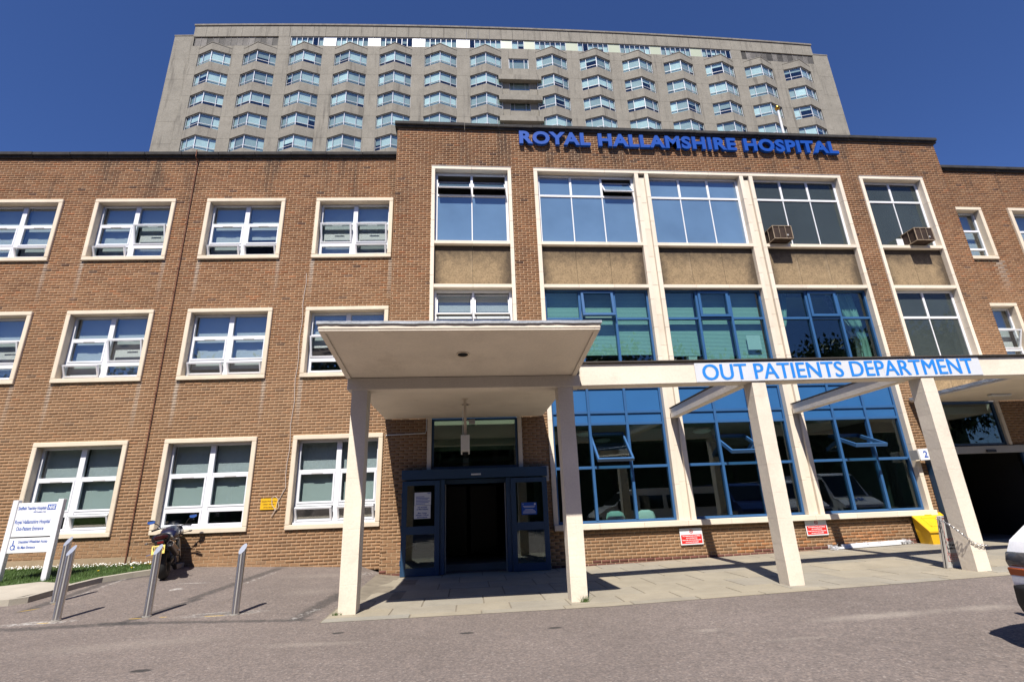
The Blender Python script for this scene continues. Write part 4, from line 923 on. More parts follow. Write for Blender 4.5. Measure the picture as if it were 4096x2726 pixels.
# chain round the column
ch = tag(empty('chain', (8.66,8.66,.6)), 'galvanised chain hanging from the board round the fourth column', 'chain')
path = [Vector(p) for p in ((8.62,9.12,.98),(8.64,8.95,.90),(8.655,8.80,.78),(8.665,8.685,.68),(8.74,8.675,.60),(8.85,8.672,.555),(8.95,8.672,.54),(9.0,8.69,.545))]
lk = MB().torus((0,0,0),.017,.0045,'z',12,5).mesh('chain_link', STEEL, smooth=True)
dist = 0; segs = []; tot = 0
for a, b in zip(path[:-1], path[1:]): segs.append((tot, (b-a).length, a, b)); tot += (b-a).length
nl = int(tot/.036)
for i in range(nl):
    q = tot*i/(nl-1)*.999
    for (t0, ln, a, b) in segs:
        if t0 <= q <= t0+ln: break
    d = (b-a).normalized(); p = a+d*(q-t0); o = inst('chain_link', lk, ch); m3 = d.to_track_quat('X','Z').to_matrix() @ Euler((PI/2*(i%2)+.3,0,0)).to_matrix()
    o.rotation_euler = m3.to_euler(); o.location = p-ch.location; o.scale = (1.45,.95,1)
# plastic packing by the wall
pk = tag(empty('packing_bundle', (9.32,12.88,gz(10.0,12.9)+.012), (0,-.018,R(3))), 'long white foam strips in crumpled clear plastic lying by the wall', 'packaging')
for i, (a, b, y, z) in enumerate(((.0,1.75,0,0),(.25,1.95,.07,0),(.1,1.85,.03,.052))): MB().box(a,b,y-.03,y+.03,z,z+.05).build('foam_strip', M('white_foam',(.78,.79,.82),.6,.05), pk, .006)
def crumple(cx, cy, cz, rx, ry, rz, n=60):
    s = MB()
    for _ in range(n):
        c = Vector((cx+random.gauss(0,rx),cy+random.gauss(0,ry),abs(cz+random.gauss(0,rz)))); M3 = Euler((random.uniform(0,6),random.uniform(0,6),random.uniform(0,6))).to_matrix(); d = random.uniform(.025,.06)
        s.add([c+M3@Vector(v) for v in ((-d,-d*.6,0),(d,-d*.5,.01),(d*.7,d,.0),(-d*.8,d*.7,.015))], [(0,1,2),(0,2,3)])
    return s
k = NT('crumpled_film'); k.b.inputs['Base Color'].default_value = (.85,.87,.9,1); k.b.inputs['Roughness'].default_value = .12; k.b.inputs['Alpha'].default_value = .5; k.b.inputs['Specular IOR Level'].default_value = .9
crumple(-.12,.02,.04,.07,.04,.02,40).build('plastic_film', k.m, pk); crumple(2.0,.06,.04,.06,.04,.02,30).build('plastic_film', k.m, pk); crumple(.9,.0,.08,.5,.03,.01,14).build('plastic_film', k.m, pk)

# ------------------------------------------------------------------ tower block behind
tw = tag(empty('tower_block', (8,58,0)), 'tall grey concrete hospital tower with rows of angled bay windows', 'building')
TB = [(-35.38,57.71),(-29.04,57.41),(-22.61,57.07),(-16.2,56.8),(-9.81,56.51),(-3.36,56.23),(3.18,56.05),(12.9,55.89),(19.43,55.89),(25.91,55.8),(32.32,55.88),(38.86,56.01),(45.21,56.06),(51.63,56.16)]
qc = np.polyfit([p[0] for p in TB], [p[1] for p in TB], 2); TO = Vector((8,58,0))
def tY(X): return float(np.polyval(qc, X))+.9
def tA(X): return math.atan(2*qc[0]*X+qc[1])
def tpt(X, y, z): a = tA(X); return (X-y*math.sin(a)-8, tY(X)+y*math.cos(a)-58, z)
FLH = 3.65; ZT = 64.05; HW = 2.3; AP = .9; FA = math.atan2(AP, HW); FL = math.hypot(HW, AP)
def tseg(name, X0, X1, z0, z1, y0, y1, mat, g=.012, bev=0.):
    P = [tpt(X,y,z) for z in (z0+g,z1-g) for X, y in ((X0+g,y0),(X1-g,y0),(X1-g,y1),(X0+g,y1))]
    return MB().add(P, [(0,3,2,1),(4,5,6,7),(0,1,5,4),(1,2,6,5),(2,3,7,6),(3,0,4,7)]).build(name, mat, tw, bev)
def vee(z0, z1, off, th):
    # V-plan strip, outer face moved in by off
    o = [(-HW,off),(0,-AP+off),(HW,off)]; i = [(HW,off+th),(0,-AP+off+th),(-HW,off+th)]
    return MB().prism(o+i, z0, z1, 'z')
SPM = vee(0, 1.45, 0, .25).mesh('spandrel', TCONC)
CAPM = MB().loft([[(-HW,0,0),(0,-AP,0),(HW,0,0),(0,.25,0)],[(-HW,0,1.0),(0,-AP,1.25),(HW,0,1.0),(0,.25,1.1)]]).mesh('bay_cap', TCONC)
LIPM = MB().loft([[(-HW-.08,-.0,1.01),(0,-AP-.06,1.26),(HW+.08,-.0,1.01),(0,.2,1.12)],[(-HW-.08,-.0,1.09),(0,-AP-.06,1.34),(HW+.08,-.0,1.09),(0,.2,1.2)]]).mesh('cap_lip', TCONC)
WH = 2.2
fm = MB()
for sgn in (-1, 1):
    s = MB().frame(0,FL,0,WH,.055,.0,.08); s.box(FL*.37-.025,FL*.37+.025,.0,.08,.055,WH-.055); s.box(.055,FL-.055,-.01,.08,.57,.625)
    for v in s.v: pass
    if sgn == -1: tr = [( -HW+.0+v[0]*math.cos(-FA)-v[1]*math.sin(-FA), .17+v[0]*math.sin(-FA)+v[1]*math.cos(-FA), v[2]) for v in s.v]
    else: tr = [( HW-(v[0]*math.cos(-FA)-v[1]*math.sin(-FA)), .17+v[0]*math.sin(-FA)+v[1]*math.cos(-FA), v[2]) for v in s.v]
    fm.add(tr, s.f)
FRM = fm.mesh('frame', TFRAME)
def tpane_mesh(u0, u1, z0, z1, sgn, y, mat, name='pane', th=.01):
    s = MB().box(u0,u1,y,y+th,z0,z1)
    if sgn == -1: s.v = [(-HW+v[0]*math.cos(-FA)-v[1]*math.sin(-FA), .17+v[0]*math.sin(-FA)+v[1]*math.cos(-FA), v[2]) for v in s.v]
    else: s.v = [(HW-(v[0]*math.cos(-FA)-v[1]*math.sin(-FA)), .17+v[0]*math.sin(-FA)+v[1]*math.cos(-FA), v[2]) for v in s.v]
    return s
PAN = []; LOW = MB()
for sgn in (-1, 1):
    for u0, u1 in ((.05,FL*.37),(FL*.37,FL-.05)):
        PAN.append(tpane_mesh(u0,u1,.60,WH-.05,sgn,.035,GLASSTOW).mesh('pane', GLASSTOW)); LOW.add(*(lambda q:(q.v,q.f))(tpane_mesh(u0,u1,.05,.59,sgn,.035,GLASSTOW)))
LOWM = LOW.mesh('lower_pane', GLASSTOW)
BLM = {}
def tblind(sgn, part, drop):
    key = (sgn, part, round(drop,1))
    if key not in BLM:
        u0, u1 = ((.08,FL*.37-.04),(FL*.37+.04,FL-.08))[part]; BLM[key] = tpane_mesh(u0,u1,WH-.06-(WH-.1)*key[2],WH-.06,sgn,.14,TBLIND,th=.01).mesh('blind', TBLIND)
    return BLM[key]
for bi, (X, Ya) in enumerate(TB):
    a = tA(X); L0 = Vector(tpt(X,0,0))
    inst('bay_cap', CAPM, tw, L0+Vector((0,0,ZT)), (0,0,a)); inst('cap_lip', LIPM, tw, L0+Vector((0,0,ZT)), (0,0,a))
    for k in range(5):
        zt = ZT-FLH*k; zb = zt-WH
        inst('spandrel', SPM, tw, L0+Vector((0,0,zb-1.45)), (0,0,a))
        w = empty('bay_window', L0+Vector((0,0,zb)), (0,0,a), tw)
        inst('frame', FRM, w); inst('lower_pane', LOWM, w)
        for p in PAN: inst('pane', p, w)
        base = random.choice((1.,1.,1.,1.,.9,.7))
        for sgn in (-1, 1):
            for part in (0, 1):
                dr = base if random.random() < .8 else random.choice((1.,.8,.7,.5,.3))
                inst('blind', tblind(sgn, part, dr), w)
# plain bays carried down behind the front building
for X, _ in TB: inst('bay_shaft', MB().prism([(-HW,0),(0,-AP),(HW,0),(0,.3)], 20, ZT-FLH*5+.001, 'z').mesh('bay_shaft', TCONC) if X == TB[0][0] else [o for o in tw.children if o.name.startswith('bay_shaft')][0].data, tw, tpt(X,0,0), (0,0,tA(X)))
XE0, XE1 = -38.9, 55.15
edges = [XE0]+[q for X, _ in TB for q in (X-HW, X+HW)]+[XE1]
for i in range(0, len(edges), 2):
    if i == 14: continue                                       # the middle strip is built apart
    for z0, z1 in [(20,45.8)]+[(45.8+FLH*k, 45.8+FLH*(k+1)) for k in range(5)]+[(64.05,65.68)]: tseg('pier_panel', edges[i], edges[i+1], z0, z1, 0, .35, TCONC)
for X, _ in TB: tseg('head_panel', X-HW, X+HW, 64.9, 65.68, .02, .35, TCONC)
# middle strip: flat windows and balconies
XA, XB = TB[6][0]+HW, TB[7][0]-HW
for k in range(6):
    zt = ZT-.25-FLH*k; zb = zt-1.85; y = 0 if k == 0 else .35
    tseg('pier_panel', XA, 6.55, zb-1.8, zt+ (1.88 if k == 0 else .001), y, y+.3, TCONC); tseg('pier_panel', 9.45, XB, zb-1.8, zt+(1.88 if k == 0 else .001), y, y+.3, TCONC)
    tseg('head_panel', 6.55, 9.45, zt, zt+(1.88 if k == 0 else .0) +.001, y, y+.3, TCONC) if k == 0 else None
    tseg('sill_panel', 6.55, 9.45, zb-1.8, zb, y, y+.3, TCONC)
    w = empty('flat_window', tpt(8.0,y+.12,zb), (0,0,tA(8)), tw)
    s = MB().frame(-1.45,1.45,0,zt-zb,.08,0,.08); s.box(-.85,-.79,0,.08,.08,zt-zb-.08); s.box(.79,.85,0,.08,.08,zt-zb-.08); s.build('frame', TFRAME, w)
    for u0, u1 in ((-1.4,-.8),(-.8,.8),(.8,1.4)): pane(w, u0, u1, .04, .05, zt-zb-.05, GLASSTOW)
    if True: MB().box(-1.4,1.4,.2,.21,.3 if k % 2 else .05,zt-zb-.05).build('blind', TBLIND, w)
    if k < 5:
        zc = 60.45-FLH*k; tseg('balcony', XA-.55, XB+.55, zc-.9, zc, -.4, .34, TCONC)
# top storey: louvres, ribbon windows, parapet
for X0, X1 in ((-38.6,-26.77),(42.9,55.05)):
    n = 14; w = (X1-X0)/n
    for i in range(n):
        x0 = X0+i*w; s = MB()
        for q in range(16): zz = 65.74+q*.1; s.add([tpt(x,y,z) for x in (x0+.03,x0+w-.03) for y, z in ((.12,zz),(.135,zz+.088),(.16,zz+.088),(.145,zz))], [(0,1,2,3),(4,7,6,5),(0,4,5,1),(1,5,6,2),(2,6,7,3),(3,7,4,0)])
        s.add([tpt(x,y,z) for z in (65.7,67.38) for x, y in ((x0+.01,.24),(x0+w-.01,.24),(x0+w-.01,.3),(x0+.01,.3))], [(0,3,2,1),(4,5,6,7),(0,1,5,4),(1,2,6,5),(2,3,7,6),(3,0,4,7)])
        s.add([tpt(x,y,z) for z in (65.7,67.38) for x, y in ((x0-.02,.08),(x0+.03,.08),(x0+.03,.23),(x0-.02,.23))], [(0,3,2,1),(4,5,6,7),(0,1,5,4),(1,2,6,5),(2,3,7,6),(3,0,4,7)])
        s.build('louvre', TLOUV, tw)
for X0, X1 in ((-26.77,-25.0),(41.2,42.9)): tseg('top_pier', X0, X1, 65.68, 67.4, 0, .35, TCONC)
def rib(X0, X1, n):
    w = (X1-X0)/n; r = empty('ribbon_window', tpt((X0+X1)/2,.1,65.7), (0,0,tA((X0+X1)/2)), tw); h = (X1-X0)/2
    s = MB().frame(-h,h,0,1.68,.06,0,.08)
    for i in range(1, n): s.box(-h+i*w-.03,-h+i*w+.03,0,.08,.06,1.62)
    s.build('frame', TFRAME, r)
    for i in range(n):
        pane(r, -h+i*w, -h+(i+1)*w, .05, .05, 1.63, GLASSTOW)
        if random.random() < .9: MB().box(-h+i*w+.05,-h+(i+1)*w-.05,.22,.23,random.choice((.08,.08,.08,.4,.8)),1.62).build('blind', TBLIND, r)
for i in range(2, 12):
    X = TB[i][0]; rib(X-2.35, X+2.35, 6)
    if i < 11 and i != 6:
        tseg('infill_panel', X+2.35, TB[i+1][0]-2.35, 65.70, 67.38, .12, .2, TGLINT if i < 6 else TPALE)  # left gaps carry the sun glint in their colour
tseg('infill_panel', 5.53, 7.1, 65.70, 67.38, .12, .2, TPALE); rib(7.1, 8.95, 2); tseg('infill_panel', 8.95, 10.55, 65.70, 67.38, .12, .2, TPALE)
n = 55; w = (XE1-XE0)/n
for i in range(n): tseg('parapet_panel', XE0+i*w, XE0+(i+1)*w, 67.4, 69.42, -.02, .4, TCONC, .015)
for i in range(28): tseg('coping', XE0-.1+i*(XE1-XE0+.2)/28, XE0-.1+(i+1)*(XE1-XE0+.2)/28, 69.42, 69.72, -.14, .6, M('weathered_coping',(.20,.18,.15),.95,.3,1.2,.2,6), .01)
for X0, X1, y in ((-41.75,XE0-.02,.25),(XE1+.02,57.85,.25)):
    zs = [20,38]+[38+3.65*k for k in range(1,9)]
    zs = [z for z in zs if z < 67.2]+[67.85]
    for z0, z1 in zip(zs[:-1], zs[1:]): tseg('end_panel', X0, X1, z0, z1, y, 14, TCONC, .012)
    tseg('end_cap', X0-.05, X1+.05, 67.85, 68.05, y-.05, 14, MATS['weathered_coping'], 0)
tseg('core_wall', XE0+.3, XE1-.3, 20, 65.6, 2.6, 3.0, M('tower_inside',(.24,.25,.24),.9,.1), .0); tseg('roof_deck', XE0, XE1, 69.0, 69.2, .4, 14, TCONC, 0); tseg('back_wall', XE0, XE1, 20, 69.1, 13.5, 14, TCONC, 0)
tseg('inner_ceiling', XE0+.3, XE1-.3, 65.55, 65.66, .36, 2.6, MATS['tower_inside'], 0); tseg('strip_back', XE0+.3, XE1-.3, 65.66, 69, 1.6, 1.7, MATS['tower_inside'], 0)
for k in range(5): tseg('floor_slab', XE0+.3, XE1-.3, 60.6-FLH*k, 60.9-FLH*k, .36, 2.6, MATS['tower_inside'], 0)

# ------------------------------------------------------------------ raised verge at the left: kerb, paving slab, grass
def poly_sheet(pts, dz, thick, name, mat, par=None):
    n = len(pts); v = [(x,y,gz(x,y)+dz) for x, y in pts]+[(x,y,gz(x,y)+dz-thick) for x, y in pts]
    return MB().add(v, [tuple(range(n)), tuple(range(n,2*n))[::-1]]+[(i,(i+1)%n,n+(i+1)%n,n+i) for i in range(n)]).build(name, mat, par)
wy = lambda x: D0+.06-(x-XJ)*math.tan(AW)
kp = [(-16,10.2),(-8.6,10.28),(-7.9,10.36),(-7.72,10.52),(-7.68,11.0),(-7.64,11.5),(-7.5,12.05),(-7.15,12.45),(-6.85,12.75),(-6.72,13.3),(-6.7,wy(-6.7))]
def inset(pts, d):
    o = []
    for i, p in enumerate(pts):
        a = Vector(pts[max(i-1,0)]); b = Vector(pts[min(i+1,len(pts)-1)]); t_ = (b-a).normalized(); o.append((p[0]-t_.y*d, p[1]+t_.x*d))
    return o
ki = inset(kp, .11)
verge = tag(poly_sheet(ki+[(-16,wy(-16))], .075, .2, 'verge', SOIL), kind='structure')
for i in range(len(kp)-1):
    a, b, c, d = kp[i], kp[i+1], ki[i+1], ki[i]
    nseg = max(1, round((Vector(b)-Vector(a)).length/.9))
    for q in range(nseg):
        l = lambda p, r, u: (p[0]+(r[0]-p[0])*u, p[1]+(r[1]-p[1])*u); u0, u1 = q/nseg, (q+1)/nseg-.004
        poly_sheet([l(a,b,u0),l(a,b,u1),l(d,c,u1),l(d,c,u0)], .10, .25, 'kerb_stone', CONC, verge)
pv = [(-16,10.32),(-8.5,10.4),(-7.95,10.5),(-7.82,10.9),(-7.80,11.6),(-8.6,11.93),(-9.1,11.66),(-16,11.5)]
pvs = tag(poly_sheet(pv, .092, .1, 'paving_slab', CONC), kind='structure')
def inside(x, y):
    P = [(-9.1,11.68),(-8.6,11.95),(-7.8,11.65),(-7.66,11.75)]+[p for p in ki if p[1] > 11.9]+[(-14,wy(-14)),(-14,11.6)]
    c = False; n = len(P)
    for i in range(n):
        (x1,y1),(x2,y2) = P[i],P[(i+1)%n]
        if (y1 > y) != (y2 > y) and x < (x2-x1)*(y-y1)/(y2-y1)+x1: c = not c
    return c and y < wy(x)-.02
s = MB(); cnt = 0
while cnt < 26000:
    x, y = random.uniform(-13.5,-6.6), random.uniform(11.55,13.8)
    if not inside(x, y): continue
    cnt += 1; z = gz(x,y)+.07; h = random.uniform(.03,.075)*(1.3 if y > wy(x)-.2 else 1); a = random.uniform(0,2*PI); w = .0045; dx, dy = math.cos(a)*w, math.sin(a)*w; lx, ly = random.gauss(0,.02), random.gauss(0,.02)
    s.add([(x-dx,y-dy,z),(x+dx,y+dy,z),(x+lx,y+ly,z+h)], [(0,1,2)])
k = NT('grass_blade'); k.link(k.scale((.075,.135,.028), k.math('ADD', k.mapr(k.noise(2.2,3),.25,.75,.7,1.3), k.mapr(k.noise(80,1),.2,.8,-.35,.35))), k.b.inputs['Base Color']); k.b.inputs['Roughness'].default_value = .6
me = s.mesh('grass', k.m, fix=False); tag(inst('grass', me, None), 'short green lawn strip along the brick wall', 'grass', None, 'stuff')
poly_sheet([(-9.1,11.68),(-8.6,11.95),(-7.8,11.65)]+[p for p in ki if p[1] > 11.9]+[(-14,wy(-14)),(-14,11.6)], .082, .02, 'turf', M('turf_base',(.06,.10,.022),.9,.4,5,.25,40,.5,40,.02), verge)
s = MB(); cnt = 0
while cnt < 420:
    x = random.uniform(-13.5,-6.7); y = wy(x)-abs(random.gauss(.08,.22))-.03
    if not inside(x, y): continue
    cnt += 1; z = gz(x,y)+.07+random.uniform(.05,.09); r = random.uniform(.009,.014)
    s.add([(x,y,z+.004)]+[(x+r*math.cos(i*PI/3),y+r*math.sin(i*PI/3)-.002,z+.006*math.sin(i)) for i in range(6)], [(0,i+1,(i+1)%6+1) for i in range(6)])
tag(inst('daisies', s.mesh('daisies', M('daisy_white',(.85,.85,.8),.7), fix=False), None), 'scatter of white daisies in the lawn below the wall', 'daisies', None, 'stuff')
DY = M('dandelion_yellow',(.80,.55,.02),.7)
for i, (x, y) in enumerate(((-7.35,12.7),(-7.9,12.5),(-7.2,13.1))):
    o = tag(empty('dandelion', (x,y,gz(x,y)+.07)), ('dandelion nearest the kerb beside the bollards','yellow dandelion in the open lawn left of the motorcycle','yellow dandelion close to the motorcycle and wall')[i], 'flower', 'dandelions in the lawn')
    MB().tube([(0,0,0),(.005,0,.08)], .003, 5).build('stem', k.m, o); MB().lathe([(.002,.075),(.02,.085),(.022,.095),(.005,.1)], n=10).build('flower_head', DY, o)
def tuft(x, y, n, h, label):
    s = MB(); z = gz(x,y)+.01
    for _ in range(n):
        a = random.uniform(0,2*PI); d = random.uniform(0,.05); px, py = x+d*math.cos(a)*1.6, y+d*math.sin(a)*.5; l = random.uniform(.4,1)*h; b = random.gauss(0,.5)
        s.add([(px-.003,py,z),(px+.003,py,z),(px+b*l,py-abs(random.gauss(0,.3))*l,z+l)], [(0,1,2)])
    tag(inst('grass_tuft', s.mesh('grass_tuft', k.m, fix=False), None), label, 'weed', 'weeds at the column feet')
tuft(1.84,8.66,90,.12,'dry grass tuft at the foot of the second column'); tuft(-1.98,8.70,60,.06,'tiny green weed at the foot of the first column')

# ------------------------------------------------------------------ motorcycle
mc = tag(empty('motorcycle', (-6.36,12.15,gz(-6.36,12.15)), (R(0),R(-8),R(19))), 'dark blue motorcycle parked nose to the wall beneath the window', 'motorcycle')
BK = BLACK; NAVY = M('navy_paint',(.006,.007,.03),.3,.05,coat=.4); ENG = M('engine_alloy',(.10,.10,.10),.45,.2,8,metal=.7); DISC = M('disc_steel',(.35,.35,.36),.3,0,metal=1.)
def wheel(y, r, w, nm):
    o = empty(nm, (0,y,r), (0,0,0), mc)
    MB().torus((0,0,0), r-w*.5, w*.5, 'x', 36, 12, 1.05).build('tyre', RUBBER, o, smooth=True)
    s = MB().torus((0,0,0), r-w-.01, .022, 'x', 30, 6, 1.6)
    for i in range(3):
        a = 2*PI*i/3
        for da in (-.22,.22): s.tube([(0,.03*math.cos(a),.03*math.sin(a)),(0,(r-w)*math.cos(a+da),(r-w)*math.sin(a+da))], .016, 6)
    s.cyl((-.06,0,0),(.06,0,0),.04,14); s.build('rim', BK, o, smooth=True)
    MB().torus((.07 if nm == 'front_wheel' else -.07,0,0), .115, .03, 'x', 28, 4, .1).build('brake_disc', DISC, o)
wheel(0,.31,.17,'rear_wheel'); wheel(1.36,.30,.12,'front_wheel')
s = MB()
for sx in (-.11,.11): s.tube([(sx,0,.31),(sx,.25,.36),(sx*.9,.48,.42)], [.028,.035,.04], 8)
s.build('swingarm', ENG, mc, smooth=True)
MB().ball((0,.62,.42),(.19,.24,.20)).ball((0,.80,.50),(.17,.16,.17)).box(-.16,.16,.5,.78,.28,.42).build('engine', ENG, mc, .01, smooth=True)
s = MB()
for sx in (-.13,.13): s.tube([(sx*.6,1.10,.95),(sx,.85,.72),(sx,.50,.50)], .03, 8); s.tube([(sx,.5,.5),(sx*.8,.1,.78),(sx*.6,-.25,.85)], .02, 8)
s.build('frame', BK, mc, smooth=True)
def ell(y, z, wx, hz, n=18, p=2.4): return [(wx*math.copysign(abs(math.cos(2*PI*i/n))**(2/p), math.cos(2*PI*i/n)), y, z+hz*math.copysign(abs(math.sin(2*PI*i/n))**(2/p), math.sin(2*PI*i/n))) for i in range(n)]
MB().loft([ell(.42,.80,.10,.06),ell(.50,.86,.17,.12),ell(.70,.90,.19,.15),ell(.90,.93,.17,.13),ell(1.02,.95,.08,.06)]).build('fuel_tank', NAVY, mc, smooth=True)
MB().loft([ell(-.10,.86,.11,.035),ell(.05,.83,.14,.05),ell(.25,.80,.14,.05),ell(.46,.80,.11,.06)]).build('seat', BK, mc, smooth=True)
MB().loft([ell(-.34,.86,.10,.05),ell(-.30,.84,.17,.095),ell(-.15,.82,.185,.105),ell(.08,.76,.17,.09),ell(.35,.70,.15,.07)]).build('tail_unit', M('black_gloss',(.010,.010,.014),.35,.05,coat=.2), mc, smooth=True)
MB().loft([ell(-.36,.85,.09,.03),ell(-.33,.85,.13,.055),ell(-.30,.85,.14,.07)]).build('tail_light', M('dark_red_lens',(.03,.004,.004),.2,0), mc, smooth=True)
MB().box(-.055,.055,-.375,-.345,.735,.775).build('red_reflector', M('dull_red_lens',(.16,.01,.01),.3), mc, .004)
pl = MB().box(-.115,.115,-.006,.006,-.088,.088).build('number_plate', M('yellow_plate',(.85,.62,.12),.4,.02), mc, .004, loc=(-.03,-.40,.62), rot=(R(-18),R(2),0))
lettering(mc,'FP10',-.03,-.430,.632,.085,BLKINK,.002,'CENTER',.18,'plate_letters',(PI/2-R(18),0,0)); lettering(mc,'WFA',-.03,-.404,.55,.085,BLKINK,.002,'CENTER',.15,'plate_letters',(PI/2-R(18),0,0))
MB().box(-.10,.06,-.36,-.30,.55,.80).build('mudguard', BK, mc, .01)
o = MB().tube([(.17,-.36,.70),(.19,.10,.54),(.17,.28,.46)], [.068,.075,.05], 16).build('exhaust', M('titanium_exhaust',(.17,.14,.12),.35,.15,metal=.85), mc, smooth=True)
MB().torus((.1695,-.368,.702),.05,.02,'y',20,6).build('exhaust_tip', CHROME, mc, smooth=True); MB().cyl((.1695,-.368,.702),(.17,-.33,.695),.034,14).build('exhaust_bore', BK, mc)
MB().tube([(.17,.28,.46),(.14,.5,.30),(.05,.8,.25),(.04,.95,.40)], .028, 8).build('exhaust_pipe', CHROME, mc, smooth=True)
s = MB()
for sx in (-.10,.10): s.tube([(sx,1.36,.30),(sx,1.16,.92)], .026, 10)
s.box(-.13,.13,1.10,1.16,.90,.95); s.build('front_fork', DISC, mc, .003, smooth=True)
MB().tube([(-.36,.92,1.02),(-.24,1.0,1.04),(-.1,1.08,1.02),(.1,1.08,1.02),(.24,1.0,1.04),(.36,.92,1.02)], .013, 8).build('handlebar', BK, mc, smooth=True)
for sx in (-1, 1):
    MB().tube([(sx*.25,.985,1.04),(sx*.38,.905,1.015)], .02, 10).build('grip', BK, mc, smooth=True)
    MB().tube([(sx*.26,1.03,1.03),(sx*.36,.97,1.01)], .008, 6).build('lever', CHROME, mc)
    MB().tube([(sx*.22,1.12,1.02),(sx*.30,1.08,1.14),(sx*.38,1.04,1.19)], .009, 6).build('mirror_stalk', BK, mc)
    m = MB().loft([[(sx*.41+.078*math.cos(2*PI*i/18)*w, 1.03+d, 1.21+.045*math.sin(2*PI*i/18)*w) for i in range(18)] for w, d in ((.96,-.012),(1.,-.01),(1.,.01),(.6,.035))]).build('mirror', BK, mc, smooth=True)
    MB().add([(sx*.41+.074*math.cos(2*PI*i/18), 1.03-.020-.018*math.sin(2*PI*i/18)*-1, 1.21+.045*math.sin(2*PI*i/18)) for i in range(18)], [tuple(range(18))]).build('mirror_glass', M('mirror_glass',(.8,.85,.9),.03,0,metal=1.), m)
    MB().tube([(sx*.12,-.20,.78),(sx*.24,-.22,.77)], .008, 6).build('indicator_stalk', BK, mc); MB().ball((sx*.265,-.22,.77),(.035,.03,.022)).build('indicator', M('smoked_lens',(.12,.10,.09),.2), mc, smooth=True)
    MB().tube([(sx*.14,1.2,.86),(sx*.30,1.2,.88)], .008, 6).build('indicator_stalk', BK, mc); MB().ball((sx*.33,1.2,.885),(.04,.03,.022)).build('indicator', MATS['smoked_lens'], mc, smooth=True)
    MB().tube([(sx*.14,.30,.42),(sx*.26,.27,.42)], .013, 8).build('foot_peg', CHROME, mc); MB().tube([(sx*.13,.0,.56),(sx*.30,-.03,.53)], .012, 8).build('foot_peg', CHROME, mc)
MB().loft([ell(1.0,.90,.17,.13),ell(1.18,.90,.20,.17),ell(1.38,.86,.16,.14),ell(1.48,.82,.07,.07)]).build('front_fairing', NAVY, mc, smooth=True)
MB().loft([[(.19*math.cos(a)*w,y,z+.0*math.sin(a)) for a in np.linspace(0,PI,9)] for w, y, z in ((1.,1.14,1.02),(.85,1.02,1.18))]+[], False, False).build('windscreen', glass('clear_screen',(.9,.92,.93),gain=2), mc, smooth=True)
for sx in (-.055,.065): MB().lathe([(.001,1.035),(.05,1.035),(.055,1.045),(.055,1.06),(.001,1.06)],(sx,1.10,-.0),16,'z').build('instrument', CHROME, mc, smooth=True)
MB().tube([(-.14,.55,.30),(-.30,.50,.02)], .012, 8).build('side_stand', BK, mc)

